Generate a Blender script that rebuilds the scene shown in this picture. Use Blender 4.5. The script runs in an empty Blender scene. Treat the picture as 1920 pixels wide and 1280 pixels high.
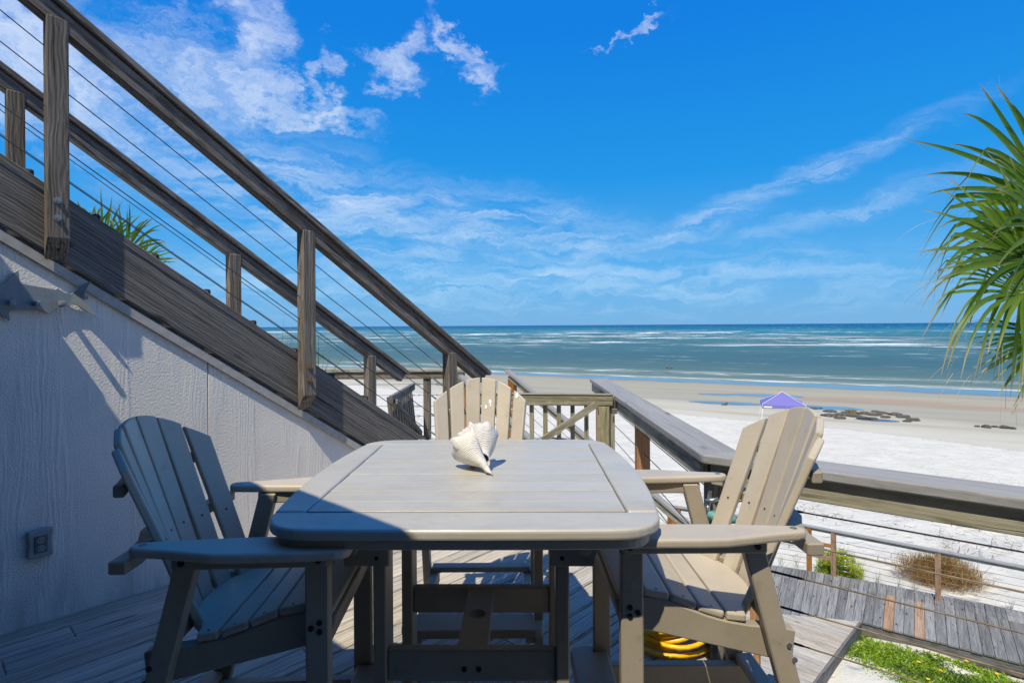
import bpy, bmesh, math, random
import numpy as np
from mathutils import Vector, Matrix, noise as mnoise
R = math.radians
rnd = random.Random(7)
sc = bpy.context.scene
COL = sc.collection

# ------------------------------------------------------------------ camera, sky, sun, exposure
CAM_H = 1.45
F = 1066.67                      # focal length in pixels of the 1920 wide frame
ROLL = 0.0065
cd = bpy.data.cameras.new('camera')
cam = bpy.data.objects.new('camera', cd)
COL.objects.link(cam)
cam.location = (0, 0, CAM_H)
cam.rotation_euler = (R(90), ROLL, 0)
cd.sensor_width = 36
cd.lens = 20
cd.shift_y = -30 / 1920
cd.clip_start = 0.05
cd.clip_end = 40000
sc.camera = cam

SUN = Vector((0.235, 0.54, -1.0))         # direction the light travels
sd = bpy.data.lights.new('sun', 'SUN')
so = bpy.data.objects.new('sun', sd)
COL.objects.link(so)
so.rotation_euler = SUN.to_track_quat('-Z', 'Y').to_euler()
so.location = (-5, -10, 20)
sd.energy = 4.9
sd.angle = R(0.53)
sd.color = (1.0, 0.905, 0.69)

sc.view_settings.view_transform = 'Standard'
sc.view_settings.look = 'None'
sc.view_settings.exposure = 0.0
sc.view_settings.gamma = 1.0
sc.view_settings.use_curve_mapping = False


class NT:
    """small helper to write node trees"""
    def __init__(s, tree):
        s.t = tree
        s.n = tree.nodes
        s.l = tree.links

    def node(s, kind, **kw):
        n = s.n.new(kind)
        for k, v in kw.items():
            setattr(n, k, v)
        return n

    def put(s, sock, v):
        if v is None:
            return
        if isinstance(v, bpy.types.NodeSocket):
            s.l.new(v, sock)
        elif isinstance(v, (tuple, list)) and len(v) == 3 and sock.type == 'RGBA':
            sock.default_value = (*v, 1)
        else:
            sock.default_value = v

    def math(s, op, a, b=None, c=None, clamp=False):
        n = s.node('ShaderNodeMath', operation=op, use_clamp=clamp)
        for i, v in enumerate((a, b, c)):
            s.put(n.inputs[i], v) if v is not None else None
        return n.outputs[0]

    def vmath(s, op, a, b=None):
        n = s.node('ShaderNodeVectorMath', operation=op)
        s.put(n.inputs[0], a)
        if b is not None:
            if op == 'SCALE':
                s.put(n.inputs['Scale'], b)
            else:
                s.put(n.inputs[1], b)
        return n.outputs['Value'] if op in ('LENGTH', 'DOT_PRODUCT', 'DISTANCE') else n.outputs[0]

    def mapping(s, v, loc=(0, 0, 0), rot=(0, 0, 0), scale=(1, 1, 1), kind='POINT'):
        n = s.node('ShaderNodeMapping', vector_type=kind)
        s.put(n.inputs['Vector'], v)
        s.put(n.inputs['Location'], loc)
        s.put(n.inputs['Rotation'], rot)
        s.put(n.inputs['Scale'], scale)
        return n.outputs[0]

    def noise(s, v, scale=5, detail=3, rough=0.5, dist=0.0, dim='3D', col=False):
        n = s.node('ShaderNodeTexNoise', noise_dimensions=dim)
        s.put(n.inputs['Vector'], v)
        s.put(n.inputs['Scale'], scale)
        s.put(n.inputs['Detail'], detail)
        s.put(n.inputs['Roughness'], rough)
        s.put(n.inputs['Distortion'], dist)
        return n.outputs['Color' if col else 'Fac']

    def mr(s, v, a, b, c=0.0, d=1.0, smooth=False):
        n = s.node('ShaderNodeMapRange')
        if smooth:
            n.interpolation_type = 'SMOOTHSTEP'
        s.put(n.inputs['Value'], v)
        for k, x in zip(('From Min', 'From Max', 'To Min', 'To Max'), (a, b, c, d)):
            s.put(n.inputs[k], x)
        return n.outputs[0]

    def ramp(s, v, stops):
        n = s.node('ShaderNodeValToRGB')
        s.put(n.inputs[0], v)
        e = n.color_ramp.elements
        while len(e) < len(stops):
            e.new(0.5)
        for el, (p, c) in zip(e, stops):
            el.position = p
            el.color = (*c, 1)
        return n.outputs[0]

    def mix(s, f, a, b, mode='MIX'):
        n = s.node('ShaderNodeMix', data_type='RGBA', blend_type=mode)
        s.put(n.inputs[0], f)
        s.put(n.inputs[6], a)
        s.put(n.inputs[7], b)
        return n.outputs[2]

    def sep(s, v):
        n = s.node('ShaderNodeSeparateXYZ')
        s.put(n.inputs[0], v)
        return n.outputs

    def comb(s, x=0.0, y=0.0, z=0.0):
        n = s.node('ShaderNodeCombineXYZ')
        for i, v in enumerate((x, y, z)):
            s.put(n.inputs[i], v)
        return n.outputs[0]

    def bump(s, h, strength=0.5, dist=0.01, normal=None):
        n = s.node('ShaderNodeBump')
        s.put(n.inputs['Height'], h)
        s.put(n.inputs['Strength'], strength)
        s.put(n.inputs['Distance'], dist)
        if normal is not None:
            s.put(n.inputs['Normal'], normal)
        return n.outputs[0]


# ---- the sky: Nishita with thin high cloud, all laid out by direction (azimuth, elevation)
world = bpy.data.worlds.new('World')
sc.world = world
world.use_nodes = True
wt = NT(world.node_tree)
wt.n.clear()
sky = wt.node('ShaderNodeTexSky', sky_type='NISHITA')
sky.sun_disc = False
hor = math.hypot(SUN.x, SUN.y)
sky.sun_elevation = math.atan2(1.0, hor)
sky.sun_rotation = math.atan2(-SUN.x, -SUN.y) % (2 * math.pi)
sky.air_density = 1.0
sky.dust_density = 0.2
sky.ozone_density = 4.0
sky.altitude = 0
hs = wt.node('ShaderNodeHueSaturation')
hs.inputs['Hue'].default_value = 0.49
hs.inputs['Saturation'].default_value = 1.42
hs.inputs['Value'].default_value = 0.92
wt.l.new(sky.outputs[0], hs.inputs['Color'])
geo = wt.node('ShaderNodeTexCoord')
dirv = geo.outputs['Generated']
dx, dy, dz = wt.sep(dirv)
az = wt.math('ARCTAN2', dx, dy)
el = wt.math('ARCSINE', dz)
ae = wt.comb(az, el, 0.0)


def sky_ae(px, py):
    u = (px - 960) / F
    v = (610 - py) / F
    return math.atan2(u, 1), math.atan2(v, math.hypot(1, u))


warp = wt.noise(wt.mapping(ae, scale=(4.0, 6.5, 1)), scale=2.0, detail=7, rough=0.66, col=True)
warp = wt.vmath('SCALE', wt.vmath('SUBTRACT', warp, (0.5, 0.5, 0.5)), 0.24)
aew = wt.vmath('ADD', ae, warp)
# clear deep blue air: the Nishita sky pulled towards the photograph's gradient, the same all round the compass
grad = wt.ramp(wt.math('DIVIDE', el, 1.5708), [(0.0, (0.10, 0.38, 0.74)), (0.06, (0.085, 0.40, 0.82)), (0.16, (0.016, 0.30, 0.80)), (0.30, (0.008, 0.215, 0.76)), (0.55, (0.008, 0.20, 0.74)), (1.0, (0.008, 0.185, 0.70))])
grad = wt.vmath('SCALE', grad, 10.0)
skyblue = wt.mix(0.90, hs.outputs[0], grad)
n1 = wt.noise(wt.mapping(aew, rot=(0, 0, 0.25), scale=(3.0, 7.0, 1)), scale=2.2, detail=9, rough=0.66, dist=0.6)
warp2 = wt.vmath('SCALE', warp, 0.35)
n2 = wt.noise(wt.mapping(wt.vmath('ADD', ae, warp2), rot=(0, 0, -0.22), scale=(2.6, 17.0, 1)), scale=2.2, detail=10, rough=0.68, dist=0.7)
blobs_puff = [(60, 120, 420, 190, 12, 1.0), (330, 130, 330, 150, 14, 0.85), (480, 85, 130, 120, 60, 1.0), (530, 200, 260, 50, 2, 1.0),
              (605, 145, 36, 75, 20, 1.0), (745, 112, 95, 55, -14, 0.95), (850, 80, 100, 34, 25, 0.85),
              (895, 140, 34, 70, -30, 0.75), (1190, 62, 115, 16, -26, 0.8), (800, 20, 34, 50, 20, 0.5)]
blobs_cirrus = [(640, 400, 480, 130, 14, 0.85), (980, 440, 380, 90, 12, 0.8), (1000, 540, 950, 75, 0, 0.95),
                (1420, 372, 400, 28, -18, 0.60), (1560, 405, 340, 24, -14, 0.42), (1270, 440, 170, 32, -12, 0.75),
                (1500, 540, 520, 75, 0, 0.65), (480, 530, 300, 60, 4, 0.8), (1080, 470, 160, 26, 35, 0.55)]


def blob_mask(vec, blobs):
    acc = None
    for (px, py, rx, ry, rot, w) in blobs:
        c = sky_ae(px, py)
        r1 = sky_ae(px + 1, py)
        k = (r1[0] - c[0])
        r2 = sky_ae(px, py - 1)
        k2 = (r2[1] - c[1])
        m = wt.mapping(vec, loc=(c[0], c[1], 0), rot=(0, 0, -R(rot)), scale=(rx * k, ry * k2, 1), kind='TEXTURE')
        d = wt.vmath('LENGTH', m)
        v = wt.mr(d, 0.1, 1.25, w, 0.0, True)
        acc = v if acc is None else wt.math('MAXIMUM', acc, v)
    return acc


mp = blob_mask(aew, blobs_puff)
mc = blob_mask(wt.vmath('ADD', ae, wt.vmath('SCALE', warp, 0.30)), blobs_cirrus)
# the same kind of thin cloud goes on round the rest of the sky
away = wt.mr(wt.math('ABSOLUTE', az), 0.95, 1.5, 0.0, 0.55, True)
elm = wt.mr(el, 0.75, 1.15, 1.0, 0.0, True)
mc = wt.math('MAXIMUM', mc, wt.math('MULTIPLY', away, elm))
n3 = wt.noise(wt.mapping(aew, rot=(0, 0, 0.6), scale=(9.0, 14.0, 1)), scale=2.6, detail=10, rough=0.72, dist=1.2)
cp = wt.mr(wt.math('ADD', wt.math('ADD', wt.math('MULTIPLY', n1, 0.62), wt.math('MULTIPLY', n3, 0.38)), wt.math('MULTIPLY', mp, 0.40)), 0.56, 1.22, 0.0, 0.86, True)
cp = wt.math('MULTIPLY', cp, wt.mr(mp, 0.0, 0.6, 0.0, 1.0, True))
cc = wt.math('MULTIPLY', wt.mr(n2, 0.32, 0.80, 0.0, 0.85, True), mc)
hz = wt.mr(el, 0.0, 0.13, 0.10, 0.0, True)
dens = wt.math('MAXIMUM', wt.math('MAXIMUM', cp, cc), hz, clamp=True)
ccol = wt.mix(wt.mr(el, 0.0, 0.25, 0.0, 1.0, True), (4.4, 7.0, 9.4), (8.6, 9.2, 10.0))
skyc = wt.mix(dens, skyblue, ccol)
up = wt.mr(dz, -0.02, 0.0, 0.0, 1.0)
skyc = wt.mix(up, (1.0, 3.6, 7.0), skyc)
bg = wt.node('ShaderNodeBackground')
wt.l.new(skyc, bg.inputs[0])
bg.inputs[1].default_value = 0.106
wo = wt.node('ShaderNodeOutputWorld')
wt.l.new(bg.outputs[0], wo.inputs[0])

# ------------------------------------------------------------------ building helpers
WM = {}


def ray(px, py):
    x, y = px - 960, py - 610
    return (x - ROLL * y) / F, -(ROLL * x + y) / F


def at(px, py, z):
    """point of the photograph lying at height z"""
    u, v = ray(px, py)
    d = (z - CAM_H) / v
    return Vector((u * d, d, z))


def atd(px, py, d):
    u, v = ray(px, py)
    return Vector((u * d, d, CAM_H + v * d))


def tag(o, label=None, cat=None, group=None, kind=None):
    if label: o['label'] = label
    if cat: o['category'] = cat
    if group: o['group'] = group
    if kind: o['kind'] = kind
    return o


def link(o, parent, m):
    COL.objects.link(o)
    if parent is not None:
        o.parent = parent
        o.matrix_local = WM[parent].inverted() @ m
    else:
        o.matrix_world = m
        o.matrix_basis = m
    WM[o] = m.copy()
    return o


def thing(name, label, cat, loc=(0, 0, 0), rz=0.0, group=None, kind=None):
    o = bpy.data.objects.new(name, None)
    o.empty_display_size = 0.1
    link(o, None, Matrix.Translation(loc) @ Matrix.Rotation(rz, 4, 'Z'))
    return tag(o, label, cat, group, kind)


def obj(name, bm, mat, parent=None, m=None, smooth=False):
    """link a bmesh or a mesh as ONE object. m = where its own coordinates stand (world, or the parent's when parented)"""
    if isinstance(bm, bmesh.types.BMesh):
        me = bpy.data.meshes.new(name)
        bmesh.ops.recalc_face_normals(bm, faces=bm.faces)
        bm.to_mesh(me)
        bm.free()
    else:
        me = bm
    if smooth:
        for p in me.polygons:
            p.use_smooth = True
    if mat is not None and not me.materials:
        me.materials.append(mat)
    o = bpy.data.objects.new(name, me)
    m = Matrix.Identity(4) if m is None else m
    if parent is not None:
        m = WM[parent] @ m
    return link(o, parent, m)


def pmesh(name, v, f):
    me = bpy.data.meshes.new(name)
    me.from_pydata([tuple(map(float, p)) for p in v], [], [tuple(map(int, q)) for q in f])
    me.update()
    return me


def npmesh(name, v, f):
    """fast mesh from numpy arrays, all faces with the same number of corners"""
    v = np.asarray(v, np.float32); f = np.asarray(f, np.int32)
    me = bpy.data.meshes.new(name)
    me.vertices.add(len(v)); me.vertices.foreach_set('co', v.ravel())
    k = f.shape[1]
    me.loops.add(f.size); me.loops.foreach_set('vertex_index', f.ravel())
    me.polygons.add(len(f))
    me.polygons.foreach_set('loop_start', np.arange(0, f.size, k, dtype=np.int32))
    me.polygons.foreach_set('loop_total', np.full(len(f), k, np.int32))
    me.update(calc_edges=True)
    me.validate()
    return me


def ext(pts, o, ax, ay, t, bev=0.0, seg=1, bm=None, taper=None):
    """flat outline pts (x, y) laid on o + ax x + ay y, extruded by the vector t"""
    own = bmesh.new()
    o, ax, ay, t = Vector(o), Vector(ax), Vector(ay), Vector(t)
    b = [own.verts.new(o + ax * x + ay * y) for x, y in pts]
    c = [own.verts.new(o + ax * x + ay * y + t) for x, y in pts]
    n = len(pts)
    own.faces.new(b[::-1]); own.faces.new(c)
    for i in range(n):
        own.faces.new((b[i], b[(i + 1) % n], c[(i + 1) % n], c[i]))
    bmesh.ops.recalc_face_normals(own, faces=own.faces)
    if bev > 0:
        es = [e for e in own.edges if len(e.link_faces) == 2 and e.calc_face_angle(0) > 0.45]
        bmesh.ops.bevel(own, geom=es, offset=bev, offset_type='OFFSET', segments=seg, profile=0.5, affect='EDGES', clamp_overlap=True)
    if bm is None:
        return own
    me = bpy.data.meshes.new('tmp'); own.to_mesh(me); own.free(); bm.from_mesh(me); bpy.data.meshes.remove(me)
    return bm


def box(x0, x1, y0, y1, z0, z1, bev=0.0, seg=1, bm=None):
    return ext([(x0, y0), (x1, y0), (x1, y1), (x0, y1)], (0, 0, z0), (1, 0, 0), (0, 1, 0), (0, 0, z1 - z0), bev, seg, bm)


def frame(o, x, z=(0, 0, 1)):
    """matrix with local X along x and local Z near z"""
    x = Vector(x).normalized(); z = Vector(z)
    y = z.cross(x).normalized(); z = x.cross(y)
    m = Matrix((x, y, z)).transposed().to_4x4()
    m.translation = Vector(o)
    return m


def board(name, a, b, w, t, mat, parent, up=(0, 0, 1), bev=0.004, local=False):
    """a straight board from a to b (axis through the middle), width w across, thickness t along up; a and b in world coordinates unless local"""
    a, b = Vector(a), Vector(b)
    L = (b - a).length
    m = frame((a + b) / 2, b - a, up)
    if parent is not None and not local:
        m = WM[parent].inverted() @ m
    return obj(name, box(-L / 2, L / 2, -w / 2, w / 2, -t / 2, t / 2, bev), mat, parent, m)


def tube_bm(pts, r, n=6, bm=None, closed=False, radii=None):
    bm = bm or bmesh.new()
    pts = [Vector(p) for p in pts]
    rings = []
    N = len(pts)
    prev = None
    for i, p in enumerate(pts):
        if closed:
            d = (pts[(i + 1) % N] - pts[i - 1]).normalized()
        else:
            d = (pts[min(i + 1, N - 1)] - pts[max(i - 1, 0)]).normalized()
        u = prev - d * prev.dot(d) if prev is not None else d.cross(Vector((0, 0, 1)))
        if u.length < 1e-4: u = d.cross(Vector((0, 1, 0)))
        if u.length < 1e-4: u = d.cross(Vector((1, 0, 0)))
        u.normalize(); v = d.cross(u); prev = u
        rr = radii[i] if radii else r
        rings.append([bm.verts.new(p + (u * math.cos(2 * math.pi * k / n) + v * math.sin(2 * math.pi * k / n)) * rr) for k in range(n)])
    for i in range(N if closed else N - 1):
        A, B = rings[i], rings[(i + 1) % N]
        for k in range(n):
            bm.faces.new((A[k], A[(k + 1) % n], B[(k + 1) % n], B[k]))
    if not closed:
        bm.faces.new(rings[0][::-1]); bm.faces.new(rings[-1])
    return bm


def tube(name, pts, r, mat, parent, n=6, closed=False, local=False, radii=None):
    pts = [Vector(p) for p in pts]
    if parent is not None and not local:
        inv = WM[parent].inverted(); pts = [inv @ p for p in pts]
    return obj(name, tube_bm(pts, r, n, None, closed, radii), mat, parent, smooth=True)


def dup(root, m, label):
    """a copy of a thing with copies of its parts and sub-parts"""
    def rec(o, par, mm):
        c = o.copy()
        COL.objects.link(c)
        if par is None:
            c.matrix_basis = mm
        else:
            c.parent = par
        for ch in kids.get(o, ()):
            rec(ch, c, None)
        return c
    kids = {}
    for o in list(COL.objects):
        if o.parent is not None:
            kids.setdefault(o.parent, []).append(o)
    r = rec(root, None, m)
    r['label'] = label
    return r


def clip(poly, px, py, nx, ny):
    """keep the side of the line through (px,py) that (nx,ny) points to"""
    out = []
    for i, a in enumerate(poly):
        b = poly[(i + 1) % len(poly)]
        da = (a[0] - px) * nx + (a[1] - py) * ny
        db = (b[0] - px) * nx + (b[1] - py) * ny
        if da >= 0: out.append(a)
        if (da > 0 > db) or (da < 0 < db):
            k = da / (da - db)
            out.append((a[0] + (b[0] - a[0]) * k, a[1] + (b[1] - a[1]) * k))
    return out


# ------------------------------------------------------------------ materials
def mat(name):
    m = bpy.data.materials.new(name)
    m.use_nodes = True
    t = NT(m.node_tree)
    b = t.n['Principled BSDF']
    return m, t, b


def plain(name, col, rough=0.5, metal=0.0, var=0.12, scale=30, bumpy=0.0, spec=0.5):
    m, t, b = mat(name)
    tc = t.node('ShaderNodeTexCoord')
    n = t.noise(tc.outputs['Object'], scale, 4, 0.6)
    lo = tuple(c * (1 - var) for c in col); hi = tuple(min(1, c * (1 + var)) for c in col)
    t.put(b.inputs['Base Color'], t.ramp(n, [(0.3, lo), (0.7, hi)]))
    t.put(b.inputs['Roughness'], rough)
    t.put(b.inputs['Metallic'], metal)
    t.put(b.inputs['Specular IOR Level'], spec)
    if bumpy:
        t.put(b.inputs['Normal'], t.bump(n, bumpy, 0.004))
    return m


def wood(name, dark, mid, light, grain=1.0, relief=0.6, moss=0.0, rough=0.85, vary=0.25, mosscol=(0.12, 0.13, 0.03), warm=None, wav=0.06, crk=0.8):
    """weathered timber: grain runs along the piece's own X axis"""
    m, t, b = mat(name)
    tc = t.node('ShaderNodeTexCoord')
    oi = t.node('ShaderNodeObjectInfo')
    rn = oi.outputs['Random']
    off = t.comb(t.math('MULTIPLY', rn, 37.0), t.math('MULTIPLY', rn, 53.0), t.math('MULTIPLY', rn, 71.0))
    p = t.vmath('ADD', tc.outputs['Object'], off)
    bend = t.noise(t.mapping(p, scale=(1.3, 5, 5)), 1.0, 3, 0.5, col=True)
    bend = t.vmath('SCALE', t.vmath('SUBTRACT', bend, (0.5, 0.5, 0.5)), wav)
    pw = t.vmath('ADD', p, bend)
    # growth rings: cathedral figure
    w = t.node('ShaderNodeTexWave', wave_type='BANDS', bands_direction='Y', wave_profile='SIN')
    t.put(w.inputs['Vector'], t.mapping(pw, scale=(0.25, 1, 1)))
    t.put(w.inputs['Scale'], 22.0 * grain)
    t.put(w.inputs['Distortion'], 7.0)
    t.put(w.inputs['Detail'], 2.0)
    t.put(w.inputs['Detail Scale'], 1.2)
    rings = w.outputs['Fac']
    fine = t.noise(t.mapping(pw, scale=(1.6, 75 * grain, 75 * grain)), 1.0, 6, 0.62)
    streak = t.noise(t.mapping(p, scale=(0.9, 16, 16)), 1.0, 4, 0.55)
    blot = t.noise(p, 2.6, 4, 0.6)
    g = t.math('ADD', t.math('MULTIPLY', rings, 0.15), t.math('MULTIPLY', fine, 0.72))
    g = t.math('ADD', g, t.math('MULTIPLY', streak, 0.34))
    col = t.ramp(t.mr(g, 0.36, 0.86), [(0.0, dark), (0.42, mid), (1.0, light)])
    if warm:
        col = t.mix(t.mr(blot, 0.50, 0.68, 0, 0.75, True), col, t.mix(0.6, warm, col, 'MULTIPLY') if False else warm)
    # cracks
    crack = t.noise(t.mapping(pw, scale=(0.9, 42, 42)), 1.0, 3, 0.5)
    ck = t.mr(crack, 0.30, 0.37, 1.0, 0.0, True)
    col = t.mix(t.math('MULTIPLY', ck, crk), col, tuple(c * 0.28 for c in dark))
    # knots
    vo = t.node('ShaderNodeTexVoronoi', feature='F1')
    t.put(vo.inputs['Vector'], t.mapping(p, scale=(2.2, 6, 6)))
    t.put(vo.inputs['Scale'], 1.0)
    kn = t.mr(vo.outputs['Distance'], 0.05, 0.16, 0.8, 0.0, True)
    col = t.mix(kn, col, tuple(c * 0.5 for c in dark))
    if moss:
        mm = t.mr(t.noise(p, 9, 5, 0.7), 0.62 - 0.16 * moss, 0.76 - 0.1 * moss, 0, min(1, 0.9 * moss), True)
        col = t.mix(mm, col, mosscol)
    hsv = t.node('ShaderNodeHueSaturation')
    t.put(hsv.inputs['Color'], col)
    t.put(hsv.inputs['Value'], t.mr(rn, 0, 1, 1 - vary, 1 + vary))
    t.put(hsv.inputs['Saturation'], t.mr(t.math('FRACT', t.math('MULTIPLY', rn, 13.7)), 0, 1, 0.65, 1.2))
    t.put(b.inputs['Base Color'], hsv.outputs[0])
    t.put(b.inputs['Roughness'], rough)
    t.put(b.inputs['Specular IOR Level'], 0.3)
    h = t.math('SUBTRACT', g, t.math('MULTIPLY', ck, 0.8))
    t.put(b.inputs['Normal'], t.bump(h, relief, 0.006))
    return m


M_deck = wood('deck_timber', (0.13, 0.11, 0.09), (0.42, 0.37, 0.31), (0.64, 0.60, 0.53), 1.0, 0.8, vary=0.14)
M_walk = wood('boardwalk_timber', (0.05, 0.05, 0.05), (0.185, 0.18, 0.175), (0.38, 0.37, 0.35), 0.9, 0.7, vary=0.28)
M_walknew = wood('fresh_timber', (0.16, 0.08, 0.035), (0.36, 0.20, 0.10), (0.50, 0.34, 0.22), 0.8, 0.4, vary=0.12)
M_stringer = wood('stringer_timber', (0.05, 0.046, 0.045), (0.135, 0.127, 0.12), (0.27, 0.255, 0.24), 0.9, 0.6, vary=0.05, wav=0.035)
M_rail = wood('rail_timber', (0.045, 0.039, 0.034), (0.15, 0.131, 0.116), (0.31, 0.285, 0.26), 1.0, 0.8, vary=0.08)
M_post = wood('post_timber', (0.04, 0.034, 0.027), (0.155, 0.13, 0.103), (0.32, 0.28, 0.23), 0.8, 1.0, moss=0.15, vary=0.10)
M_cap = wood('cap_timber', (0.20, 0.20, 0.205), (0.285, 0.285, 0.29), (0.37, 0.37, 0.375), 1.5, 0.3, moss=0.3, mosscol=(0.42, 0.42, 0.37), vary=0.04, crk=0.25)
M_fascia = wood('fascia_timber', (0.07, 0.065, 0.05), (0.27, 0.255, 0.20), (0.46, 0.44, 0.35), 0.8, 0.6, moss=0.4, mosscol=(0.17, 0.17, 0.06), vary=0.06)
M_cedar = wood('cedar_timber', (0.14, 0.055, 0.018), (0.34, 0.155, 0.055), (0.46, 0.24, 0.10), 0.8, 0.5, vary=0.12)
M_gate = wood('gate_timber', (0.09, 0.085, 0.05), (0.27, 0.25, 0.17), (0.45, 0.42, 0.33), 0.9, 0.7, moss=0.5, mosscol=(0.15, 0.15, 0.05), vary=0.10)


def poly_plastic(name='recycled_plastic_lumber', k=1.0):
    m, t, b = mat(name)
    tc = t.node('ShaderNodeTexCoord')
    p = tc.outputs['Object']
    oi = t.node('ShaderNodeObjectInfo')
    p = t.vmath('ADD', p, t.comb(t.math('MULTIPLY', oi.outputs['Random'], 40.0), 0.0, 0.0))
    a = t.noise(p, 3.5, 5, 0.65)
    f = t.noise(p, 160, 3, 0.6)
    c = t.ramp(t.math('ADD', t.math('MULTIPLY', a, 0.7), t.math('MULTIPLY', f, 0.3)), [(0.30, (0.44, 0.38, 0.295)), (0.52, (0.51, 0.45, 0.365)), (0.75, (0.55, 0.50, 0.42))])
    # grime
    s = t.mr(t.noise(p, 11, 7, 0.74), 0.55, 0.72, 0.0, 0.42, True)
    c = t.mix(s, c, (0.27, 0.235, 0.15))
    c = t.mix(t.mr(t.noise(p, 60, 3, 0.6), 0.69, 0.75, 0, 0.5, True), c, (0.20, 0.18, 0.12))
    hv = t.node('ShaderNodeHueSaturation')
    t.put(hv.inputs['Color'], c); t.put(hv.inputs['Value'], t.mr(oi.outputs['Random'], 0, 1, 0.92, 1.06))
    c = hv.outputs[0]
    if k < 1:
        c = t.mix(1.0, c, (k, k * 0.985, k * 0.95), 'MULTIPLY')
    t.put(b.inputs['Base Color'], c)
    t.put(b.inputs['Roughness'], t.mr(a, 0.3, 0.7, 0.42, 0.58))
    t.put(b.inputs['Normal'], t.bump(f, 0.10, 0.002))
    return m


M_poly = poly_plastic()
M_frame = poly_plastic('grimy_shade_lumber', 0.70)  # frame mix: darker for grime, and to deepen the shade on the legs


def table_plastic():
    m, t, b = mat('pale_plastic_lumber')
    tc = t.node('ShaderNodeTexCoord')
    oi = t.node('ShaderNodeObjectInfo')
    p = t.vmath('ADD', tc.outputs['Object'], t.comb(t.math('MULTIPLY', oi.outputs['Random'], 40.0), 0.0, 0.0))
    a = t.noise(t.mapping(p, scale=(1.0, 2.2, 2.2)), 2.2, 6, 0.65)
    f = t.noise(t.mapping(p, scale=(20, 160, 160)), 1.0, 4, 0.6)
    v = t.math('ADD', t.math('MULTIPLY', a, 0.75), t.math('MULTIPLY', f, 0.25))
    c = t.ramp(v, [(0.28, (0.37, 0.345, 0.29)), (0.50, (0.455, 0.43, 0.375)), (0.75, (0.51, 0.49, 0.445))])
    stain = t.noise(p, 6.5, 6, 0.72, 0.6)
    c = t.mix(t.mr(stain, 0.54, 0.66, 0, 0.30, True), c, (0.33, 0.305, 0.245))
    c = t.mix(t.mr(t.noise(p, 26, 5, 0.7), 0.64, 0.72, 0, 0.35, True), c, (0.60, 0.585, 0.55))
    c = t.mix(t.mr(t.noise(p, 70, 3, 0.6), 0.70, 0.76, 0, 0.45, True), c, (0.22, 0.20, 0.16))
    t.put(b.inputs['Base Color'], c)
    t.put(b.inputs['Roughness'], t.mr(stain, 0.3, 0.7, 0.28, 0.48))
    t.put(b.inputs['Specular IOR Level'], 0.62)
    t.put(b.inputs['Normal'], t.bump(f, 0.12, 0.002))
    return m


M_table = table_plastic()
M_bolt = plain('dark_bolt', (0.03, 0.028, 0.027), 0.45, 0.6)
M_screw = plain('screw_head', (0.10, 0.085, 0.07), 0.5, 0.4)
M_steel = plain('galvanised_steel', (0.45, 0.45, 0.44), 0.4, 0.9, 0.2)
M_rusty = plain('rusty_bolt', (0.26, 0.13, 0.055), 0.6, 0.5, 0.4)
M_cable = plain('steel_cable', (0.10, 0.095, 0.09), 0.45, 0.7)
M_cabletan = plain('weathered_cable', (0.34, 0.27, 0.18), 0.6, 0.3, 0.45, 14)
M_treadshade = plain('shaded_tread_black', (0.012, 0.012, 0.014), 0.7, 0, 0.3, 60)
M_white = plain('white_metal', (0.8, 0.8, 0.8), 0.4)
M_purple = plain('violet_canvas', (0.17, 0.155, 0.44), 0.7, 0, 0.05, 6)
M_label = plain('white_print', (0.85, 0.85, 0.85), 0.6)
M_hose = plain('yellow_rubber', (0.85, 0.50, 0.008), 0.35, 0, 0.10, 20)
M_brass = plain('verdigris_brass', (0.13, 0.36, 0.33), 0.6, 0.1, 0.3, 60)
M_socket = plain('grey_plastic', (0.32, 0.34, 0.34), 0.5)
M_recess = plain('grey_recess', (0.13, 0.135, 0.135), 0.6)
M_dark = plain('dark_recess', (0.02, 0.02, 0.02), 0.9)


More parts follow.
